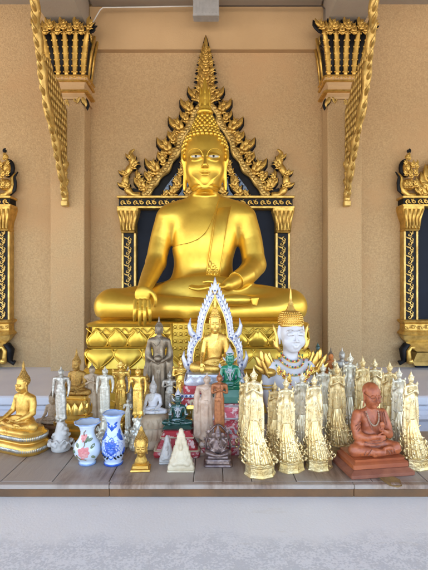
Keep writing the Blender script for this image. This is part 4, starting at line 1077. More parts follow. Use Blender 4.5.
# ------------------------------------------------------------------ standing statues, unit height
def standing_clay(arms='down', cape=0.0, wide=1.0, crown=True, lean=0):
    c=Clay()
    c.ell((0,0,.895),(.036,.040,.036),.01,'h'); c.ell((0,-.008,.872),(.031,.034,.034),.01,'h'); c.ell((0,-.018,.848),(.015,.015,.012),.012,'h')
    c.cap((0,-.040,.884),(0,-.046,.868),.003,.0055,.006,'h')
    for s in(-1,1):
        c.ell((s*.014,-.037,.882),(.009,.006,.005),.004,'h'); c.cap((s*.037,.002,.885),(s*.037,.0,.842),.007,.005,.004,'h'); c.cap((s*.006,-.041,.892),(s*.024,-.034,.893),.0025,.002,.004,'h')
    c.ell((0,-.037,.855),(.010,.006,.0035),.003,'h')
    c.cap((0,.004,.86),(0,.004,.80),.019,.022,.02,'n')
    w=wide
    c.cap((-.068*w,.004,.785),(.068*w,.004,.785),.026,.026,.03,'b')
    c.ell((0,0,.745),(.072*w,.046,.062),.04,'b'); c.ell((0,0,.66),(.055*w,.040,.07),.04,'b'); c.ell((0,0,.575),(.064*w,.046,.07),.04,'b')
    c.cap((-.030*w,0,.55),(-.032*w,-.002,.06),.040,.034,.03,'b'); c.cap((.030*w,0,.55),(.032*w,-.002,.06),.040,.034,.03,'b')
    c.box((0,.004,.06),(.078*w,.028,.03),.02,.05,'b'); c.ell((0,.0,.30),(.066*w,.034,.28),.04,'b')
    for s in(-1,1):
        c.ell((s*.034,-.04,.018),(.022,.050,.016),.01,'f')
        for i in range(5): c.ell((s*.034-.016+i*.008,-.088+abs(i-2)*.003,.014),(.0045,.010,.006),.003,'f')
        c.cap((0,-.046*1,.50),(0,-.038,.07),.006,.006,.02,'b')
    for s in(-1,1):
        mode=arms if arms!='bless' else ('up' if s<0 else 'down')
        if mode=='down':
            c.chain([(s*.092*w,.004,.775),(s*.112*w,.012,.64),(s*.112*w,-.006,.515)],[.027,.022,.014],.012,'a')
            c.ell((s*.112*w,-.010,.488),(.011,.017,.022),.01,'a')
            for i in range(4): c.chain([(s*.112*w,-.022+i*.008,.478),(s*.111*w,-.024+i*.008,.452),(s*.108*w,-.022+i*.007,.432+.004*(i in(0,3)))],[.0055,.005,.004],.002,'a')
            c.cap((s*.106*w,-.024,.492),(s*.100*w,-.032,.462),.006,.0045,.004,'a')
        elif mode in('up','both'):
            c.chain([(s*.092*w,.004,.775),(s*.108*w,.006,.66),(s*.085*w,-.055,.690)],[.027,.022,.014],.012,'a')
            hx_=s*.080*w; c.ell((hx_,-.066,.712),(.015,.009,.020),.01,'a')
            for i in range(4): c.cap((hx_-.011+i*.0073,-.068,.722),(hx_-.013+i*.0085,-.070,.757-.005*abs(i-1.3)),.005,.004,.002,'a')
            c.chain([(hx_-s*.012,-.066,.706),(hx_-s*.021,-.068,.718),(hx_-s*.022,-.070,.732)],[.006,.005,.004],.003,'a')
        elif mode=='bowl':
            c.chain([(s*.092*w,.004,.775),(s*.112*w,.004,.655),(s*.035,-.060,.605)],[.027,.023,.014],.012,'a')
            c.ell((s*.020,-.066,.598),(.022,.016,.010),.01,'a')
            for i in range(4): c.chain([(s*.012,-.074+i*.003,.604-i*.006),(-s*.004,-.084,.602-i*.006),(-s*.016,-.080,.602-i*.006)],[.0055,.005,.004],.002,'a')
            c.cap((s*.022,-.070,.608),(s*.006,-.078,.618),.006,.0045,.003,'a')
        elif mode=='chest':
            c.chain([(s*.092*w,.004,.775),(s*.106*w,.0,.665),(s*.030,-.060,.705)],[.027,.022,.013],.012,'a')
            c.ell((s*.016,-.064,.716),(.016,.010,.014),.01,'a')
            for i in range(4): c.cap((s*.014,-.070,.708+i*.007),(-s*.014,-.072,.712+i*.007),.005,.004,.002,'a')
            c.cap((s*.020,-.068,.722),(s*.008,-.074,.738),.0055,.004,.003,'a')
    if arms=='bowl': c.ell((0,-.082,.632),(.040,.036,.030),.004,'a')
    if cape:
        for s in(-1,1):
            c.chain([(s*.105*w,.012,.66),(s*(.115+cape*.4),.014,.42),(s*(.112+cape),.014,.07)],[.016,.016,.020],.05,'b')
            c.ell((s*(.085+cape*.55),.014,.32),(.035+cape*.4,.011,.28),.03,'b')
    return c
STC={}
def standing_mesh(arms,cape=0.0,wide=1.0,cell=.0075):
    k=(arms,cape,wide)
    if k not in STC:
        d,lo,ce,ax=standing_clay(arms,cape,wide).field(cell)
        # robe folds: shallow ripples carved into the long skirt
        X=ax[0][:,None,None];Z=ax[2][None,None,:]
        rip=.0022*np.sin(X*150+Z*6)*np.clip((.62-Z)/.1,0,1)*np.clip((Z-.05)/.03,0,1)
        STC[k]=nets((d+rip+0*d).astype(np.float32),lo,ce,'body')
    return STC[k]
def st_hair(kind):
    m=MB()
    if kind=='curls':
        for j in range(6):
            th=.1+j*.32; k=max(5,int(2*PI*math.sin(th)*.038/.014))
            for i in range(k):
                a=2*PI*i/k; dx,dy,dz=math.sin(th)*math.cos(a),math.sin(th)*math.sin(a),math.cos(th)
                if dy<-.2 and dz<.45: continue
                m.sph((dx*.037,dy*.041,.895+dz*.038),.0078,6,4)
        m.lathe([(.024,.925),(.022,.935),(.016,.945),(.010,.950),(.012,.955),(.008,.962),(.007,.975),(.004,.99),(.0005,1.0)],n=12)
        for i in range(10): m.sph((.021*math.cos(i*.628),.021*math.sin(i*.628),.934),.007,6,4)
    else:
        m.lathe([(.038,.898),(.042,.902),(.042,.910),(.036,.915),(.037,.922),(.030,.930),(.031,.936),(.023,.944),(.024,.949),(.016,.956),(.016,.961),(.009,.968),(.005,.985),(.0005,1.0)],n=16)
        for s in(-1,1): m.leaf((s*.036,-.002,.862),.072,PI/2-s*.25,-.5*s,.2,.5); m.leaf((s*.034,.004,.84),.045,PI/2-s*.9,.4*s,.25,.5)
        for i in range(9):
            a=-PI+PI*i/8; m.leaf((.040*math.cos(a),.041*math.sin(a),.902),.022,PI/2,0,.24,.6,n=4)
    return m.mesh('crown' if kind!='curls' else 'hair')
HCURL,HCROWN=st_hair('curls'),st_hair('crown')
def st_trim(rich):
    """sash, hems and collar of the standing figures"""
    m=MB()
    if rich:
        for rr,zc in((.030,.792),(.044,.782),(.058,.770)):
            m.tube([(rr*1.2*math.cos(a),-.030-.026*math.sin(a),zc-rr*.55*math.sin(a)) for a in np.linspace(0,PI,11)],.0042,5)
            for a in np.linspace(.2,PI-.2,7): m.sph((rr*1.2*math.cos(a),-.036-.026*math.sin(a),zc-rr*.55*math.sin(a)-.006),.0055,6,4)
        for s in(-1,1):
            m.kranok((s*.092,.0,.785),.065,PI/2-s*.75,.5,side=s)
            for zc in(.70,.56): pass
            m.tube([(s*.040,-.046,.58),(s*.055,-.046,.45),(s*.070,-.036,.30),(s*.088,-.020,.14)],[.006,.010,.009,.004],6,.6)
            m.leaf((s*.085,-.01,.16),.09,-.2 if s>0 else PI+.2,.8*s,.18,.5)
            m.leaf((s*.072,-.015,.30),.08,-.1 if s>0 else PI+.1,.8*s,.18,.5)
            m.leaf((s*.060,-.02,.44),.07,0 if s>0 else PI,.8*s,.18,.5)
        for zc in(.60,.585): m.tube([(.060*math.cos(a),-.050*math.sin(a),zc) for a in np.linspace(0,PI,11)],.005,5)
        m.tube([(0,-.052,.585),(0,-.052,.48),(0,-.048,.36),(0,-.046,.22),(0,-.044,.10)],[.012,.010,.013,.010,.014],6,.5)
        for zc in np.linspace(.55,.12,10): m.sph((0,-.056,float(zc)),(.012,.006,.010),6,4)
    else:
        m.tube([(-.056,-.034,.762),(-.030,-.050,.735),(.0,-.052,.752),(.030,-.044,.79),(.036,-.02,.812)],[.003,.0035,.0035,.0035,.003],6)
        m.tube([(.060*math.cos(a),-.050*math.sin(a),.60) for a in np.linspace(0,PI,11)],.004,5)
        m.plate([(.022,.80),(.046,.79),(.042,.60),(.034,.56),(.016,.56),(.014,.62)],-.058,-.038)
    return m.mesh('trim')
TR_R,TR_P=st_trim(True),st_trim(False)
def lotus_base(z,r,n=14):
    m=MB(); m.lathe([(r*1.02,0),(r*1.05,z*.08),(r*.98,z*.16),(r*.86,z*.24),(r*.95,z*.42),(r*.82,z*.50),(r*.78,z*.56),(r*.92,z*.80),(r*.86,z*.97),(r*.4,z+.001)],n=28)
    ring_petals(m,r*.86,z*.24,z*.50,n,r*.10,True); ring_petals(m,r*.84,z*.55,z*.97,n,r*.10); return m
def fig(px,base_py,top_py,feet_py,arms,label,bm,hm=None,tm=None,hair='curls',rich=False,cape=0.0,wide=1.0,rz=0,D=None,group='standing Buddhas on the board',name='standing_buddha',basefn=None,basem=None,ws=1.0):
    if D is None: D=.57*F_/(base_py-285)
    t=empty(name,((px-214)*D/F_,D,.93),rz,label,'standing statue',group)
    zf=max(.001,EYE-(feet_py-285)*D/F_-.93); zt=EYE-(top_py-285)*D/F_-.93; s=zt-zf
    for nm,me,m_ in(('body',standing_mesh(arms,cape,wide),bm),('crown' if hair=='crown' else 'hair',HCROWN if hair=='crown' else HCURL,hm or bm),('trim',TR_R if rich else TR_P,tm or bm)):
        o=part(nm,me,m_,t); o.scale=(s*ws,s*ws,s); o.location=(0,0,zf)
    if basefn: basefn(t,zf,s,basem or bm)
    else: lotus_base(zf,.085*s*ws+.006).build('base',basem or bm,t)
    return t
def sqbase(t,zf,s,m_):
    m=MB(); m.tier([(.004,0),(.006,.005),(.0,.009),(-.004,zf*.5),(.002,zf*.8),(-.002,zf+.002)],.105*s,.075*s,.006); m.build('base',m_,t)
# tall bronze in front of the great pedestal
fig(159,437,316,428,'bowl','tall dark bronze standing Buddha holding an alms bowl, left of the flame arch',M['bronze'],cape=.055,wide=1.0,basefn=sqbase,basem=M['concrete'],D=1.635,ws=.88)
# silver, slender, tangled base
def rocky(seed,rx,ry,nl=34,hs=1.0,lean=0):
    rs=random.Random(seed); c=Clay()
    def f(t,zf,s,m_):
        c.lo=0
        H0=max(zf,.02); 
        c.cap((0,0,.012),(0,0,H0*.93),rx*.82,rx*.34,.02,'b')
        for i in range(nl):
            u=rs.random()**1.15; a=rs.uniform(0,2*PI); r_=(1-u)*.86+.22; rr=rx*rs.uniform(.10,.19)
            x=rx*r_*math.cos(a); y=ry*r_*math.sin(a); zz=.012+u*H0*.95
            c.ell((x,y,zz),(rr*rs.uniform(.7,1.5),rr,rr*rs.uniform(.8,1.6)),.004,'b',rot=rotm(0,rs.uniform(-.8,.8),0))
            if i%3==0: 
                a2=a+rs.uniform(.3,.8); c.chain([(x,y,zz),(rx*r_*1.04*math.cos((a+a2)/2),ry*r_*1.04*math.sin((a+a2)/2),zz+.012),(rx*r_*math.cos(a2),ry*r_*math.sin(a2),zz-.004)],[rr*.55,rr*.5,rr*.35],.004,'b')
        d,lo,ce,ax=c.field(.0024); Z=ax[2][None,None,:]; d=np.maximum(d,-(Z-.0005)+0*d)
        part('ornate_mound',nets(d.astype(np.float32),lo,ce,'mound'),m_,t)
    return f
fig(61,450,366,421,'down','slender silver standing Buddha on a wide tangled silver mound next to the pink flowered vase',M['silver'],basefn=rocky(1,.040,.032,hs=1),basem=M['white_stone'],ws=1.32,wide=.95,D=1.48)
fig(92,433,362,428,'chest','brown and beige standing figure wrapped in a long cloak behind the pink flowered vase',M['beige'],hm=M['bronze'],cape=.03,D=1.60,ws=1.15,wide=1.0)
fig(105,440,366,414,'down','white silver standing Buddha directly behind the blue flowered vase',M['clear'],basefn=rocky(2,.036,.03,30),basem=M['clear'],D=1.54,ws=1.45)
fig(121,437,359,420,'bless','gold crowned standing Buddha with raised hand, between two silver standing figures',M['gold_bright'],hair='crown',rich=True,D=1.60,ws=1.2)
fig(128,437,366,420,'down','thin silver standing Buddha half hidden behind two gold standing ones',M['silver'],D=1.635,ws=1.25,basem=M['silver'])
fig(138,449,366,417,'bless','gold standing Buddha with raised hand on a clear tangled base behind the gold Buddha head',M['gold_bright'],rich=False,basefn=rocky(3,.038,.03),basem=M['clear'],D=1.49,ws=1.3)
fig(181,437,357,412,'chest','small gold standing Buddha behind the dark green seated Buddha',M['gold_bright'],D=1.60,ws=1.25,rich=True)
fig(207,458,372,441,'down','pale translucent cloaked standing figure just left of the copper monk figure',M['pinkish'],cape=.03,wide=1.1,basefn=sqbase,basem=M['pinkish'],D=1.45,ws=1.25)
fig(219.5,459,371,435,'chest','glossy orange copper standing monk figure in a long robe on a small plinth',M['copper'],wide=.95,basefn=sqbase,basem=M['pinkish'],D=1.40,ws=1.1,hm=M['copper'])
fig(84,437,371,424,'up','narrow clear resin figure with both palms raised beside the dark gold tiers',M['clear'],D=1.62,ws=1.25,group='standing Buddhas on the board')
fig(170,437,370,420,'chest','slim silver standing figure right of the tall bronze Buddha',M['silver'],D=1.61,ws=1.3)
fig(196,450,392,430,'down','short cream standing figure between the green Buddha and the pale cloaked one',M['cream'],D=1.50,ws=1.3)
fig(128,449,398,428,'up','short pale clear figure with raised palms behind the blue vase',M['clear'],D=1.52,ws=1.3,basefn=rocky(5,.03,.026,24),basem=M['clear'])
fig(147,437,373,424,'chest','small gold standing Buddha just left of the white seated one, partly behind it',M['gold_dark'],D=1.625,ws=1.25)
fig(99,437,374,426,'up','thin gold figure with raised palms between the cloaked and the white silver ones',M['gold_bright'],D=1.635,ws=1.2)
fig(170,449,404,432,'down','very short pale resin figure left of the red patterned stepped base',M['clear'],D=1.55,ws=1.35)
# dark purple bronze small multi-armed seated figure on a stepped base
t=empty('deity_figurine',((218-214)*1.365/F_,1.365,.93),0,'small dark purple bronze seated deity with tall headdress at the front edge','figurine')
c=Clay(); c.ell((0,0,.052),(.026,.018,.020),.01); c.ell((0,-.002,.070),(.016,.013,.015),.008); c.ell((0,-.006,.090),(.0105,.0105,.012),.005); c.cap((0,-.017,.088),(.002,-.023,.078),.003,.0028,.003); c.chain([(.002,-.023,.078),(.006,-.024,.066),(.010,-.024,.060)],[.0030,.0026,.002],.003)
for s in(-1,1):
    c.chain([(s*.015,0,.078),(s*.027,-.004,.066),(s*.020,-.018,.056)],[.0058,.005,.0036],.004); c.chain([(s*.015,.004,.080),(s*.031,.002,.082),(s*.030,-.004,.098)],[.0055,.0045,.003],.004)
    c.chain([(s*.010,-.004,.042),(s*.033,-.012,.040),(s*.006,-.026,.036)],[.011,.010,.006],.006); c.ell((s*.014,-.004,.092),(.008,.0025,.009),.003); c.ell((s*.030,-.006,.103),(.005,.004,.006),.003)
    for i in range(4): c.cap((s*.030-.004+i*.0027,-.006,.105),(s*.030-.005+i*.0033,-.008,.112),.0015,.0011,.001)
c.chain([(0,-.002,.100),(0,-.002,.108),(0,0,.124)],[.010,.0065,.001],.004)
d,lo,ce,ax=c.field(.0011); part('body',nets(d,lo,ce,'deity'),M['purple_bronze'],t)
m=MB(); m.tier([(.0,0),(.002,.004),(.0,.008),(-.005,.010),(-.006,.018),(-.002,.020),(-.004,.024),(-.010,.026),(-.012,.034)],.044,.032,.010); petals(m,.036,.024,.010,.020,.012,.002,sides='fs',corner=.02); m.build('stepped_base',M['purple_bronze'],t)
m=MB()
for s in(-1,1):
    m.tube([(s*.036,.010,.030),(s*.040,.012,.06),(s*.030,.012,.095),(s*.012,.012,.115),(0,.012,.122)],[.003,.004,.004,.0035,.002],6)
    for q in((.040,.05),(.039,.07),(.033,.09),(.02,.108)): m.leaf((s*q[0],.012,q[1]),.014,PI/2-s*.8,.4*s,.25,.5,n=4)
m.build('halo',M['purple_bronze'],t)

# ------------------------------------------------------------------ pale gold crowned figures
HSLIM=None
def slim_crown():
    m=MB(); m.lathe([(.037,.898),(.040,.902),(.040,.909),(.034,.915),(.033,.925),(.026,.932),(.026,.940),(.019,.948),(.018,.956),(.012,.963),(.011,.972),(.006,.982),(.0005,1.02)],n=14)
    for s in(-1,1): m.leaf((s*.036,-.002,.870),.05,PI/2-s*.15,-.4*s,.18,.5)
    for i in range(9):
        a=-PI+PI*i/8; m.leaf((.038*math.cos(a),.039*math.sin(a),.902),.026,PI/2,0,.2,.6,n=4)
    return m.mesh('crown')
HSLIM=slim_crown()
def make_pale(seed, arms, flame):
    rs=random.Random(seed); t=empty('pale_gold_deity',(0,0,0))
    Hh=.300; zf=.088; s=Hh-zf
    for nm,me in(('body',standing_mesh(arms,.004,.92)),('crown',HSLIM),('ornaments',TR_R)):
        o=part(nm,me,M['pale_gold'],t); o.scale=(s*1.0,s*1.05,s); o.location=(-.015,0,zf)
    m=MB()
    for sd in((-1,1) if flame==2 else (-1,)):
        m.tube([(sd*.025,.008,.07),(sd*.028,.006,.12),(sd*.022,.006,.18),(sd*.026,.004,.225),(sd*.020,.004,.262)],[.004,.004,.0035,.003,.001],7,.8)
        for i in range(13): m.leaf((sd*(.025+.003*math.sin(i)),.002,.08+i*.0135),.012,PI/2-sd*rs.uniform(.2,.8),.5*sd,.22,.6,n=4)
    m.build('climbing_flames',M['pale_gold'],t).location=(-.015,0,0)
    c=Clay(); c.cap((0,.002,.03),(0,.002,.130),.034,.015,.02)
    c=Clay(); c.cap((0,.002,.034),(0,.002,.160),.034,.012,.02)
    for i in range(11):                                   # gathered folds flowing down over the mound
        a=-PI*.5+(i-5)*.42; c.chain([(.012*math.cos(a),.012*math.sin(a),.150),(.020*math.cos(a),.019*math.sin(a),.115),(.029*math.cos(a),.026*math.sin(a),.072),(.036*math.cos(a),.032*math.sin(a),.040)],[.0022,.0032,.0040,.0036],.003)
    for row in range(5):
        u=row/8; zz=.038+u*.110; r_=.036*(1-u)+.014; n=int(13-6*u)
        for i in range(n):
            a=2*PI*(i+.5*(row%2)+rs.uniform(-.2,.2))/n; rr=rs.uniform(.0026,.0042); x,y=r_*math.cos(a),r_*.9*math.sin(a)
            k=rs.random()
            if k<.45: c.chain([(x,y,zz),(x*1.10,y*1.10,zz+.006),(x*1.02,y*1.02,zz+.013)],[rr,rr*.8,rr*.25],.0015)
            elif k<.8: c.ell((x,y,zz),(rr*1.3,rr,rr),.0015,rot=rotm(0,rs.uniform(-1,1),0))
            else: c.chain([(x,y,zz),(r_*1.08*math.cos(a+.22),r_*.97*math.sin(a+.22),zz+.004),(r_*math.cos(a+.42),r_*.9*math.sin(a+.42),zz-.003)],[rr*.7,rr*.7,rr*.4],.0015)
    d,lo,ce,ax=c.field(.0013); Z=ax[2][None,None,:]; d=np.maximum(d,-(Z-.030)+0*d)
    mo=nets(d.astype(np.float32),lo,ce,'mound'); v=np.empty(len(mo.vertices)*3,np.float32); mo.vertices.foreach_get('co',v); v=v.reshape(-1,3); v[:,0]-=.015*np.clip((v[:,2]-.03)/.085,0,1); mo.vertices.foreach_set('co',v.ravel()); mo.update()
    part('ornate_mound',mo,M['pale_gold2'],t)
    m=MB(); m.lathe([(.047,0),(.048,.003),(.046,.006),(.044,.009),(.0425,.026),(.045,.029),(.045,.033),(.040,.036),(.030,.038)],n=8,sy=.85,smooth=False,M=Matrix.Rotation(PI/8,4,'Z'))
    for i in range(5): m.curl((-.020+i*.010,-.0362,.018),.0045,0,.9,.0013,.8,sgn=1 if i%2 else -1,n=8)
    m.build('octagonal_plinth',M['pale_gold2'],t)
    return t
protos=[make_pale(11,'chest',1),make_pale(12,'both',2),make_pale(13,'bless',1)]
PG=[ # px, base row, crown tip row, rz, proto, label
 (260,474,366,-.15,0,'pale gold crowned figure nearest the photo centre, first in the front row'),
 (291,469,375,.05,1,'pale gold crowned figure second in the front row, between two like it'),
 (319,467,372,.10,2,'pale gold crowned figure in the front row just left of the terracotta monk'),
 (404,454,366,.1,2,'pale gold crowned figure squeezed between the monk and the right edge figure'),
 (340,438,357,-.1,1,'pale gold crowned figure farthest back, beside the grey standing figurine'),
 (416,466,369,.28,0,'pale gold crowned figure at the right edge, right of the terracotta monk'),
 (251,457,371,-.2,2,'pale gold crowned figure peeking out left behind the first front row one'),
 (279,457,380,-.1,0,'pale gold crowned figure in the second row between the first two front ones'),
 (306,457,370,.0,1,'pale gold crowned figure in the second row below the white bust shoulder'),
 (341,453,362,.0,0,'pale gold crowned figure directly behind the terracotta monk left shoulder'),
 (328,444,361,.1,2,'pale gold crowned figure right beside the white bust'),
 (393,449,360,.15,1,'pale gold crowned figure behind the monk on the right, second from the edge'),
 (355,441,351,-.05,1,'pale gold crowned figure at back, just left of the one behind the monk head'),
 (367,443,355,.0,2,'pale gold crowned figure in the back row straight behind the monk head'),
 (380,440,357,.05,0,'pale gold crowned figure in the back row just right of the monk head'),
]
used=set()
for px,by,tp,rz,pi_,lab in PG:
    D=.57*F_/(by-285); o=protos[pi_] if pi_ not in used else copy_tree(protos[pi_]); used.add(pi_)
    k=(EYE-(tp-285)*D/F_-.93)/.305
    o.location=((px-214)*D/F_,D,.93); o.rotation_euler=(0,0,rz); o.scale=(min(k,1.02),min(k,1.02),k)
    if px in(306,328,355,404): lab=lab.replace('pale gold','silvery pale',1)
    tag(o,lab,'deity statue','crowned standing figures on flared bases')
    o.rotation_euler[2]+=((px*7)%5-2)*.09; o.rotation_euler[1]=((px*3)%4-1.5)*.008
    if px in(306,328,355,404):                          # the silvery ones
        for ch in o.children:
            ch.material_slots[0].link='OBJECT'; ch.material_slots[0].material=M['pale_silver']
    if px in(251,279,341,367,393):                      # the more yellowed, worn ones
        for ch in o.children:
            ch.material_slots[0].link='OBJECT'; ch.material_slots[0].material=M['pale_gold_warm']

# ------------------------------------------------------------------ white bust with gold regalia
D=1.57; t=empty('crowned_bust',((291-214)*D/F_,D,.93),.16,'white bust of a crowned deity with gold cap, spire and shoulder flames','bust')
B=lambda px,py,dy=0.0: np.array(((px-291)*D/F_,dy,EYE-(py-285)*D/F_-.93)); r_=lambda p: p*D/F_
c=Clay()
c.ell(B(291,329,.008),(r_(11.6),r_(13),r_(13)),.01); c.ell(B(291,335.5,-.014),(r_(10.8),r_(11),r_(13.5)),.014); c.ell(B(291,343.5,-.018),(r_(8.4),r_(8),r_(7)),.02)
for s in(-1,1):
    c.ell(B(291+s*6,340,-.036),(r_(5),r_(5),r_(5.5)),.012); c.ell(B(291+s*5.3,333,-.0495),(r_(3.5),r_(1.6),r_(2.0)),.004)
    c.chain([B(291+s*2.2,330.3,-.0535),B(291+s*5.5,328.6,-.0530),B(291+s*9,330.6,-.046)],[r_(.6),r_(.65),r_(.4)],.004)
    c.ell(B(291+s*2.0,339.8,-.0575),(r_(1.3),r_(1.0),r_(1.1)),.004); c.chain([B(291+s*12,326,0),B(291+s*12.8,334,0),B(291+s*12,343,0)],[r_(1.2),r_(1.8),r_(1.2)],.004)
    c.ell(B(291+s*2,343.3,-.0545),(r_(2.1),r_(1.0),r_(.75)),.003,rot=rotm(ry=-s*.15))
c.chain([B(291,330.5,-.053),B(291,336.5,-.061),B(291,339,-.064)],[r_(.9),r_(1.0),r_(1.5)],.006); c.ell(B(291,344.9,-.0545),(r_(2.5),r_(1.2),r_(.9)),.003); c.ell(B(291,348.0,-.038),(r_(3.4),r_(3),r_(2.2)),.02)
c.cap(B(291,343,.006),B(291,360,.01),r_(7.0),r_(8.0),.012)
c.cap(B(272,367,.01),B(310,367,.01),r_(7.5),r_(7.5),.02); c.ell(B(291,380,0),(r_(19),r_(14),r_(17)),.03); c.ell(B(291,402,0),(r_(15),r_(12),r_(22)),.03)
for s in(-1,1):
    c.chain([B(291+s*22,370,.01),B(291+s*25,390,.006),B(291+s*22,408,-.02)],[r_(6.5),r_(5.4),r_(4.4)],.008); c.chain([B(291+s*22,408,-.02),B(291+s*16,412,-.07),B(291+s*9,411,-.085)],[r_(4.4),r_(3.6),r_(3)],.006)
    c.cap(B(291+s*8,425,0),B(291+s*34,431,-.05),r_(9),r_(8),.02)
c.ell(B(291,428,-.03),(r_(34),r_(18),r_(8)),.02)
d,lo,ce,ax=c.field(.0026); bd=part('body',nets(d,lo,ce,'bust'),M['white'],t)
m=MB()
for s in(-1,1):
    m.tube([tuple(B(291+s*(2.1+u*6.4),333.2-.8*math.sin(PI*u)*-1,-.0565+.006*u*u)) for u in np.linspace(0,1,7)],[.0002]+[r_(.22)]*5+[.0002],5)
    m.tube([tuple(B(291+s*(2.3+u*6.8),330.0-1.7*math.sin(PI*(u*.8+.1)),-.0568+.010*u*u)) for u in np.linspace(0,1,7)],[.0002]+[r_(.18)]*5+[.0002],5)
m.build('painted_eyes',M['brown_line'],bd)
m=MB(); ct=B(291,323.5,.004)
m.lathe([(r_(11.6),-r_(3)),(r_(12.2),-r_(2)),(r_(12.2),-r_(.4)),(r_(11.7),0),(r_(12.0),r_(2.5)),(r_(11.6),r_(6)),(r_(10.4),r_(9.4)),(r_(7.6),r_(12)),(r_(4.4),r_(13.4)),(r_(4.8),r_(14.4)),(r_(3.4),r_(15.2)),(r_(3.8),r_(16.6)),(r_(2.6),r_(17.4)),(r_(3.0),r_(19)),(r_(1.9),r_(20)),(r_(2.2),r_(21.5)),(r_(1.4),r_(22.6)),(r_(1.2),r_(27)),(r_(.7),r_(33)),(.0002,r_(40))],tuple(ct),24,sy=1.05)
cr=m.build('crown',M['gold_leaf'],t)
m=MB()
for j in range(7):
    zz=.2+j*1.8; rr=np.interp(zz,[0,2.5,6,9.4,12],[11.9,12.1,11.7,10.4,7.5]); k=int(2*PI*rr/2.1)
    for i in range(k): a=2*PI*(i+.5*(j%2))/k; m.sph((ct[0]+r_(rr)*math.cos(a),ct[1]+1.05*r_(rr)*math.sin(a),ct[2]+r_(zz)),r_(.98),6,4)
m.build('studs',M['gold_bright'],cr)
for s in(-1,1):
    m=MB(); p=B(291+s*13.5,350,.0)
    m.tube([tuple(B(291+s*12,351,-.012)),tuple(B(291+s*15.5,345,-.006)),tuple(B(291+s*14.5,336,0)),tuple(B(291+s*17,328,.004)),tuple(B(291+s*18.5,322,.006))],[r_(1.6),r_(2.6),r_(2.0),r_(1.6),.0003],8,.6)
    m.leaf(tuple(B(291+s*15,348,-.004)),r_(11),PI/2-s*.75,.5*s,.2,.5); m.leaf(tuple(B(291+s*14,339,0)),r_(9),PI/2-s*.5,.5*s,.2,.5)
    m.build('ear_ornament',M['gold_leaf'],t)
    m=MB(); base=B(291+s*23,371,.0)
    m.sph(tuple(B(291+s*22,371,.0)),(r_(7),r_(8.5),r_(5)),14,8)
    for k,(dx,dz,sz,an) in enumerate(((1,0,24,.22),(-2,2,19,.0),(3,0,20,.48),(0,4,17,.15),(5,-1,14,.75))):
        m.leaf((base[0]+s*r_(dx),base[1]-.003*k,base[2]+r_(dz)),r_(sz),PI/2-s*an,-.18*s,.27,.35)
    for k in range(6): m.leaf((base[0]+s*r_(1+k),base[1]-.022,base[2]+r_(-5+k*2)),r_(9),PI/2-s*.4,.2*s,.22,.4,n=5)
    m.build('shoulder_flame',M['gold_leaf'],t)
    m=MB()
    for z_ in(384,387): 
        cc=B(291+s*24.5,z_,.007); m.tube([(cc[0]+r_(6.2)*math.cos(a),cc[1]+r_(6.2)*math.sin(a),cc[2]) for a in np.linspace(0,2*PI,15)],r_(.8),5)
    m.build('armlet',M['gold_bright'],t)
# collar
col_=MB(); rg=MB(); gg=MB()
def ch(px,py):                                  # front surface of chest
    X=(px-291)/22; return -.045-.012*max(0,1-X*X)-max(0,(py-362))*.0008
for k,(rr,y0,dp) in enumerate(((9,353.5,6),(13,356,9),(18,359,13))):
    for i in range(17):
        a=PI*i/16; x=291+rr*math.cos(a); y=y0+dp*math.sin(a)
        yy=.012-(.052+.006*k)*abs(math.sin(a))**.8
        (rg if (i+k)%3==0 else gg if (i+k)%3==1 else col_).sph(tuple(B(x,y,yy)),(r_(.9),r_(.7),r_(1.1)),7,5)
    col_.tube([tuple(B(291+rr*math.cos(a),y0+dp*math.sin(a)+1.2,.012-(.051+.006*k)*max(0,math.sin(a))**.8)) for a in np.linspace(0,PI,15)],r_(.5),5)
for s in(-1,1):
    for i in range(12):
        u=i/11; x=291+s*(17-16*u); y=366+22*u; (rg if i%2 else col_).sph(tuple(B(x,y,-.052-.018*math.sin(u*PI*.6))),(r_(.9),r_(.8),r_(.9)),6,4)
col_.kranok(tuple(B(291,396,-.078)),r_(14),PI/2,.3); [col_.kranok(tuple(B(291+s*(7+i*4.5),378-i*3.5,-.062+.008*i)),r_(9),PI/2-s*.4,.3,side=s) for s in(-1,1) for i in range(3)]; rg.sph(tuple(B(291,388,-.078)),(r_(1.8),r_(1),r_(2)),8,6)
for i in range(7): col_.leaf(tuple(B(282+i*3,405,-.072)),r_(6),-PI/2,.2,.25,.4,n=4)
nk=col_.build('collar',M['gold_bright'],t); rg.build('red_stones',M['red'],nk); gg.build('green_stones',M['green_gem'],nk)
m=MB(); m.tier([(.004,0),(.006,.006),(-.002,.012),(-.004,.018)],r_(42),.10,.04,(0,-.01,0),n=8); m.build('base',M['gold_leaf'],t)

# ------------------------------------------------------------------ terracotta monk
by=474; D=1.335; t=empty('monk_statue',((371.5-214)*D/F_,D,.93),.15,'orange brown terracotta seated old monk on a two tier base at right','monk statue')
s=.158/W0*1.16
def mh(px,py,D): return H(px,py,D)
c=Clay(); torso(c)
for q in(-1,1):
    x=112 if q<0 else 297; 
    c.cap(H(205+q*20,298,2.46),H(205+q*80,306,2.28),R(20),R(17),.05,'c'); c.ell(H(205+q*80,306,2.27),(R(18),R(17),R(16)),.03,'c')
c.cap(H(126,307,2.26),H(222,310,2.13),R(15),R(10),.03,'c'); c.cap(H(284,308,2.27),H(190,315,2.16),R(15),R(9),.02,'c')
c.ell(H(205,312,2.30),(R(58),R(10),R(34)),.05,'c'); c.ell(H(243,298,2.14),(R(18),R(6),R(6)),.02,'f')
for i in range(5): c.cap(H(256,296+i*1.5,2.12),H(262,296+i*1.8,2.12),R(1.7),R(1.3),.004,'f')
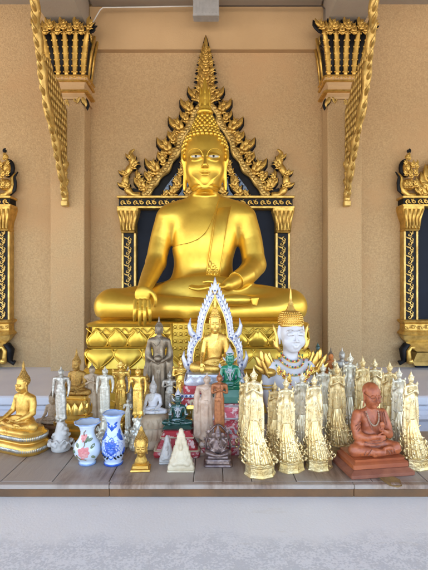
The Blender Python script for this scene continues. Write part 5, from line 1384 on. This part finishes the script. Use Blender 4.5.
# robe belly and hanging sleeve
c.ell(H(205,268,2.43),(R(44),R(34),R(30)),.05,'c')
c.chain([H(160,219,2.47),H(149,244,2.42),H(146,266,2.34)],[R(17),R(17),R(15)],.03,'a'); c.chain([H(146,266,2.34),H(168,268,2.22),H(196,262,2.17)],[R(14),R(10),R(7)],.02,'a')
c.chain([H(150,270,2.34),H(152,290,2.32),H(156,303,2.30)],[R(14),R(15),R(10)],.04,'a')
c.chain([H(251,219,2.47),H(262,244,2.42),H(264,266,2.34)],[R(17),R(16),R(14)],.03,'a'); c.chain([H(264,266,2.34),H(246,258,2.22),H(222,246,2.16)],[R(13),R(9),R(6.5)],.02,'a')
# hands: one above the other in front of the belly, five fingers each
c.ell(H(206,262,2.15),(R(10),R(6),R(5)),.02,'hn')
for i in range(4): c.chain([H(212,258+i*3.4,2.135),H(222,258+i*3.6,2.115),H(230,260+i*3.2,2.13)],[R(2.7),R(2.5),R(1.9)],.006,'hn')
c.chain([H(206,256,2.14),H(212,250,2.12),H(218,248,2.115)],[R(3),R(2.6),R(2)],.008,'hn')
c.ell(H(218,240,2.15),(R(7),R(10),R(5)),.02,'hn')
for i in range(4): c.chain([H(212+i*3.8,234,2.14),H(211+i*4.2,223,2.125),H(212+i*3.6,216+abs(i-1.4),2.14)],[R(2.6),R(2.4),R(1.8)],.006,'hn')
c.chain([H(210,242,2.14),H(204,236,2.12),H(203,229,2.12)],[R(3),R(2.5),R(2)],.008,'hn')
# head, bald, older: heavier jaw and ears
c2=Clay(); head(c2); 
hs=1.36; c2.p[0]=('e',H(205,154,2.43),np.array((R(20),R(23),R(19))),.02,'h',None,1)
for q in c2.p:
    kind,a,b,k,tg,ex,op=q; piv=H(205,188,2.44)
    V3=np.array((hs,hs,hs*.88)); a2=piv+(a-piv)*V3
    if kind=='C': c.p.append((kind,piv+(a-piv)*V3,b*1.25,k,tg,ex,op))
    elif kind=='c': c.p.append((kind,a2,piv+(b-piv)*V3,k,tg,tuple(v*hs for v in ex),op))
    else: c.p.append((kind,a2,b*V3,k,tg,ex,op))
d,lo,ce,ax=c.field(.0085)
X=ax[0][:,None,None];Y=ax[1][None,:,None];Z=ax[2][None,None,:]
fold=(np.sin((Z+X*.42+.06*np.sin(X*9)+.05*np.sin(Z*7))*62)+.5*np.sin((Z-X*.3)*95))*.0017*np.clip((H(0,205,2.4)[2]-Z)/.05,0,1)*np.clip(Z/.05,0,1)*(Y>-.30)
me=nets((d+fold).astype(np.float32),lo,ce,'monk')
zs=.046
o=part('body',me,M['terracotta'],t); o.scale=(s,s,s*1.22); o.location=(0,0,zs)
sc3=(s,s,s*1.22)
m=MB()  # robe hems, necklace, glasses, sash
hem=[(176,203,2.385),(182,218,2.325),(190,236,2.295),(197,252,2.275),(202,266,2.262)]
m.tube([tuple(H(*p)) for p in hem],R(2.4),6)
for x0,dx in ((236,0),(228,-1),(244,2),(250,5)): m.tube([tuple(H(x0,206,2.395)),tuple(H(x0+dx*.5,222,2.322)),tuple(H(x0+dx,240,2.30))],R(1.5),6)
for k in range(5): m.tube([tuple(H(158-k*2.5,226+k*9,2.335-.012*k)),tuple(H(146-k*1.2,231+k*9,2.295-.012*k)),tuple(H(137-k*.3,240+k*9,2.33-.012*k))],R(1.3),6)
for y in (275,284,292): m.tube([tuple(H(160+i*15,y+5*math.sin(PI*i/6),2.298-.052*math.sin(PI*i/6))) for i in range(7)],R(1.7),6)
for q in(-1,1):
    for k in range(3): m.tube([tuple(H(205+q*(26+k*15),298+k*1.5,2.155+.03*k)),tuple(H(205+q*(38+k*14),306,2.11+.028*k)),tuple(H(205+q*(46+k*12),317,2.115+.03*k))],R(1.6),6)
o=m.build('robe_folds',M['terracotta_dark'],t); o.scale=sc3; o.location=(0,0,zs)
m=MB()
for i in range(27):
    a=PI*i/26; p=H(207+22*math.cos(a),205+34*math.sin(a),2.40-.10*abs(math.sin(a))**.6); m.sph(tuple(p),R(2.4),7,5)
o=m.build('bead_necklace',M['beige'],t); o.scale=sc3; o.location=(0,0,zs)
m=MB()
for q in(-1,1):
    pc=H(205+q*12.5,151,2.175); m.tube([(pc[0]+R(8)*math.cos(a),pc[1]+.01*abs(math.cos(a)) ,pc[2]+R(6)*math.sin(a)) for a in np.linspace(0,2*PI,15)],R(.8),5)
    m.tube([tuple(H(205+q*21,150,2.19)),tuple(H(205+q*29,150,2.38))],R(.8),5)
m.tube([tuple(H(201,151,2.17)),tuple(H(209,151,2.17))],R(.9),5)
o=m.build('spectacles',M['terracotta_dark'],t); o.scale=sc3; o.location=(0,0,zs)
m=MB(); m.tier([(-.004,.022),(.0,.024),(.0,.036),(-.004,.039),(-.010,.042),(-.008,zs+.003)],.089,.060,.006)
for i in range(11): m.curl((-.082+i*.0164,-.0585,.030),.0055,0,1,.0022,.8,sgn=1 if i%2 else -1,n=8)
m.build('upper_tier',M['terracotta'],t)
m=MB(); m.tier([(.0,0),(.003,.003),(.003,.012),(-.001,.015),(-.006,.018),(-.012,.0219)],.099,.070,.006)
for i in range(12): m.leaf((-.094+i*.017,-.0715,.003),.010,PI/2,.3,.35,.4,n=4)
for i in range(12): m.curl((-.094+i*.017,-.0715,.009),.004,0,1,.002,.8,sgn=1 if i%2 else -1,n=8)
m.build('lower_tier',M['terracotta_dark'],t)

# ------------------------------------------------------------------ vases
def vase_mat(name, flower):
    m=bpy.data.materials.new(name); m.use_nodes=True; N=m.node_tree.nodes; L=m.node_tree.links; b=N['Principled BSDF']
    b.inputs['Roughness'].default_value=.12; b.inputs['Coat Weight'].default_value=.5
    tc=N.new('ShaderNodeTexCoord'); n=N.new('ShaderNodeTexNoise'); n.inputs['Scale'].default_value=30; L.new(tc.outputs['Object'],n.inputs[0])
    r=N.new('ShaderNodeValToRGB'); r.color_ramp.elements[0].color=(*flower[0],1); r.color_ramp.elements[1].color=(*flower[1],1); L.new(n.outputs['Fac'],r.inputs['Fac']); L.new(r.outputs['Color'],b.inputs['Base Color']); return m
VW=vase_mat('pale blue white glaze',((.50,.60,.72),(.66,.72,.78))); VW2=vase_mat('blue tinted white glaze',((.36,.48,.74),(.62,.69,.80))); VB=mat('cobalt glaze',(.02,.07,.42),.14,c2=(.05,.16,.62),ns=60,coat=.5); VR=mat('light blue glaze',(.16,.26,.52),.15,c2=(.30,.42,.66),ns=50,coat=.5)
VP=mat('pink relief petals',(.62,.16,.17),.4,c2=(.72,.34,.32),ns=40); VG=mat('green relief leaves',(.08,.14,.07),.4,c2=(.20,.22,.12),ns=30); VY=mat('brown relief',(.25,.14,.07),.4)
def prof_r(prof,z): return float(np.interp(z,[p[1] for p in prof],[p[0] for p in prof]))
def vase(px,by,h_px,prof,label,lobes,kind,rz=0):
    p,D=table_pt(px,by); t=empty('vase',tuple(p),rz,label,'vase'); k=h_px*D/F_
    pr=[(r*k,z*k) for r,z in prof]; inner=[(max(r*k-.0022,.001),z*k) for r,z in reversed(prof[2:])]
    m=MB(); m.lathe(pr+inner,n=40); m.build('vase_body',VW2 if kind=='blue' else VW,t)
    m=MB(); n=40; zt_=pr[-1][1]; rt=pr[-1][0]
    m.tube([(rt*(1+.04*math.cos(lobes*a))*math.cos(a),rt*(1+.04*math.cos(lobes*a))*math.sin(a),zt_+.001*math.cos(lobes*a)) for a in np.linspace(0,2*PI,61)],.0024,7,nrm=(0,0,1)); m.build('rim',VR,t)
    m=MB(); m.lathe([(pr[0][0]+.0008,.0),(pr[0][0]+.0008,.004),(pr[1][0]+.0006,pr[1][1]+.001)],n=40); m.build('foot_band',VB if kind=='blue' else VR,t)
    def on(a,z,o=.0008): r=prof_r(pr,z)+o; return (r*math.sin(a),-r*math.cos(a),z)
    def petal(mb,a,z,L_,w,ang,o=.0012):
        # surface-hugging petal
        vs=[on(a,z,o+.001)];N_=10
        for i in range(N_):
            q=2*PI*i/N_; u=L_*(.5+.5*math.cos(q)); v=w*math.sin(q)*(1-.2*math.cos(q))
            dz=u*math.sin(ang)+v*math.cos(ang); dx=u*math.cos(ang)-v*math.sin(ang); r=prof_r(pr,z+dz)
            vs.append(on(a+dx/r,z+dz,o*.4))
        mb.add(vs,[(0,1+i,1+(i+1)%N_) for i in range(N_)],True)
    if kind=='blue':
        m=MB()
        for zc,sz,n_ in((.38*k,.040,14),(.38*k,.026,11),(.38*k,.013,7)): 
            for i in range(n_): petal(m,0+rz*0,zc,sz*(.8 if i%2 else 1),sz*(.27 if sz>.03 else .30),2*PI*i/n_+.2,.0012 if sz>.03 else .0018 if sz>.02 else .0026)
        for q in(-1,1):
            petal(m,q*.25,.74*k,.014,.004,PI/2-q*.9); petal(m,q*.1,.70*k,.012,.003,PI/2-q*.3)
            petal(m,q*1.15,.5*k,.026,.008,PI/2+q*.5); petal(m,q*.95,.60*k,.018,.006,PI/2-q*.3); petal(m,q*.35,.80*k,.014,.004,PI/2-q*.8); petal(m,q*1.0,.24*k,.018,.006,q*.3); petal(m,q*1.3,.35*k,.02,.006,-PI/2); petal(m,q*1.9,.5*k,.02,.007,.4); petal(m,q*2.6,.42*k,.024,.008,1.2)
        petal(m,0,.68*k,.02,.004,PI/2); m.build('blue_flowers',VB,t)
        m=MB()
        for q in(-1,1):
            for i in range(4): petal(m,q*(.25+.28*i),.20*k+i*.002,.013,.0032,-PI/2+q*(.7+.1*i),.002)
        m.build('dark_leaves',M['black'],t)
    else:
        m=MB()
        for a,zc,sz in((.0,.36*k,.022),(-.15,.68*k,.013)):
            for i in range(7): petal(m,a,zc,sz*(1 if i%2 else .85),sz*.36,2*PI*i/7,.0025)
            for i in range(5): petal(m,a,zc,sz*.5,sz*.22,2*PI*i/5+.3,.005)
        m.build('pink_flowers',VP,t)
        m=MB()
        for a,zc,an in((.55,.28*k,-.6),(-.5,.26*k,PI+.5),(.5,.46*k,.6),(-.45,.48*k,2.6),(.1,.58*k,1.2),(.25,.62*k,.2),(-.7,.36*k,PI)): petal(m,a,zc,.019,.0045,an,.002)
        m.build('green_leaves',VG,t)
        m=MB(); m.tube([on(-.1,.62*k,.002),on(.05,.55*k,.002),on(.0,.5*k,.002)],.0012,5); m.tube([on(.1,.86*k,.002),on(-.2,.8*k,.002),on(-.15,.72*k,.002)],.0014,5)
        m.tube([on(-.6,.30*k,.002),on(-.3,.2*k,.002),on(.2,.18*k,.002)],.0016,5); m.build('brown_stems',VY,t)
    return t
vase(87.5,463,41,[(.20,0),(.205,.04),(.17,.07),(.24,.14),(.315,.26),(.335,.36),(.30,.50),(.21,.62),(.165,.72),(.165,.80),(.21,.91),(.30,1.0)],'small rounded pale vase with raised pink flowers and a wavy blue rim',8,'pink')
vase(113.5,463,50,[(.185,0),(.19,.035),(.155,.06),(.19,.12),(.225,.24),(.235,.36),(.215,.50),(.165,.62),(.135,.72),(.135,.82),(.16,.91),(.21,1.0)],'taller white vase painted with cobalt blue flowers',3,'blue')

# ------------------------------------------------------------------ gold Buddha head on a square plinth
p,D=table_pt(141,469); t=empty('buddha_bust',tuple(p),.05,'small gold Buddha head on a square plinth in front of the clear based figure','buddha head')
c=Clay(); head(c); c.cap(H(205,180,2.44),H(205,214,2.44),R(14),R(16),.03); c.ell(H(205,214,2.43),(R(21),R(8),R(17)),.03)
d,lo,ce,ax=c.field(.0040); k=.105/R(100+0*1)*.98
o=part('face',nets(d,lo,ce,'head'),M['gold_leaf'],t); sx=.00105/R(1)*1.0
S3=(sx*.86,sx*.86,sx*.90)
zo=.015-(323-222)*.00105*.90
for oo in(o,part('hair',HAIR,M['gold_dark'],t),part('flame_finial',FIN,M['gold_leaf'],t)): oo.scale=S3; oo.location=(0,-.0,zo)
fo=[q for q in t.children if q.name.startswith('flame')][0]; fo.scale=(sx*.86,sx*.86,sx*.40); fo.location=(0,0,zo+(323-115)*.00105*(.90-.40))
m=MB(); m.tier([(.0,0),(.001,.002),(.0,.006),(-.005,.008),(-.006,.016)],.029,.024,.002,(0,.0,0)); m.build('plinth',M['gold_leaf'],t)
# ------------------------------------------------------------------ amulet tablets
def amulet(px,by,w,h,mt,label,rz=0):
    p,D=table_pt(px,by); t=empty('amulet',tuple(p),rz,label,'amulet','pointed votive tablets'); W=w*D/F_/2; Hh=h*D/F_
    c=Clay(); 
    for i in range(7):
        u=i/6; c.box((0,.004*u,Hh*.04+Hh*.86*u),(W*(1-u*.84),.013*(1-.5*u),Hh*.09),.004,.012)
    c.cap((0,.005,Hh*.9),(0,.005,Hh*.985),.0042,.0015,.008)
    c.ell((0,-.010,Hh*.22),(W*.62,.010,Hh*.07),.006); c.ell((0,-.009,Hh*.38),(W*.30,.009,Hh*.15),.006); c.ell((0,-.011,Hh*.58),(W*.15,.008,Hh*.075),.003); c.cap((0,-.010,Hh*.64),(0,-.006,Hh*.76),.003,.001,.003)
    for s in(-1,1): c.chain([(s*W*.30,-.009,Hh*.46),(s*W*.42,-.012,Hh*.33),(s*W*.15,-.017,Hh*.26)],[.003,.0028,.0022],.003); c.ell((s*W*.5,-.012,Hh*.19),(W*.24,.008,Hh*.06),.004)
    d,lo,ce,ax=c.field(.0013); Z=ax[2][None,None,:]; d=np.maximum(d,-(Z-.001)+0*d)
    part('tablet',nets(d.astype(np.float32),lo,ce,'tablet'),mt,t)
    m=MB(); m.tier([(0,0),(.001,.002),(0,.005),(-.002,.006)],W*1.02,.018,.004); m.build('foot',mt,t)
amulet(181,470,26,41,M['cream'],'larger cream pointed votive tablet at the front edge below the red base')
amulet(167,462,15,26,M['white_stone'],'smaller greyish white pointed votive tablet beside the cream one',rz=.1)
# ------------------------------------------------------------------ small things behind the bust and along the back
fig(342,437,347,420,'down','grey standing figurine behind the pale gold group right of the bust',M['silver'],D=1.63,group=None,name='standing_figurine')
t=seated(331,437,22,374,M['orange'],M['orange'],M['bronze'],'small orange robed seated figure peeking out beside the gold shoulder flame of the bust',D=1.64,name='seated_figurine')
m=MB(); zs=t['_z']; m.lathe([(.045,0),(.047,.008),(.040,.016),(.036,zs*.8),(.042,zs*.93),(.038,zs+.002)],n=24); m.build('pedestal',M['concrete'],t)
t=seated(318,437,17,362,M['dark_green'],M['dark_green'],M['dark_green'],'tiny dark green seated figure behind the right shoulder flame of the bust',D=1.645,name='seated_figurine',fin='spire')
m=MB(); zs=t['_z']; m.lathe([(.035,0),(.037,.008),(.030,.016),(.026,zs*.8),(.030,zs*.93),(.028,zs+.002)],n=24); m.build('pedestal',M['concrete'],t)
print('small',time.time()-T0)
# ------------------------------------------------------------------ light and camera
for o in bpy.data.objects:
    for k in ('_s','_z'):
        if k in o: del o[k]
sc=bpy.context.scene
w=bpy.data.worlds.new('World'); sc.world=w; w.use_nodes=True
nt=w.node_tree; bg=nt.nodes['Background']; sky=nt.nodes.new('ShaderNodeTexSky'); sky.sky_type='NISHITA'; sky.sun_disc=False
EL,AZ=math.radians(58),math.radians(-25)      # sun stands behind the building, a little left
sky.sun_elevation=EL; sky.sun_rotation=AZ; sky.air_density=1; sky.dust_density=3.5; sky.ozone_density=.6
nt.links.new(sky.outputs['Color'],bg.inputs['Color']); bg.inputs['Strength'].default_value=.15
sl=bpy.data.lights.new('sun','SUN'); sl.energy=4.0; sl.angle=math.radians(.5); sl.color=(1,.93,.82)
so=bpy.data.objects.new('sun',sl); col.objects.link(so)
dirv=Vector((math.sin(AZ)*math.cos(EL),math.cos(AZ)*math.cos(EL),math.sin(EL)))
so.rotation_euler=dirv.to_track_quat('Z','Y').to_euler(); so.location=dirv*20
cam=bpy.data.cameras.new('camera'); co=bpy.data.objects.new('camera',cam); col.objects.link(co)
co.location=(0,0,EYE); co.rotation_euler=(PI/2,0,0); cam.sensor_fit='VERTICAL'; cam.sensor_height=36; cam.lens=F_/570*36
cam.clip_start=.02; cam.clip_end=500; sc.camera=co
sc.view_settings.view_transform='Standard'; sc.view_settings.look='None'; sc.view_settings.gamma=1; sc.view_settings.use_curve_mapping=False
sc.view_settings.exposure=3.35
sc.render.engine='CYCLES'; sc.cycles.max_bounces=8; sc.cycles.diffuse_bounces=5
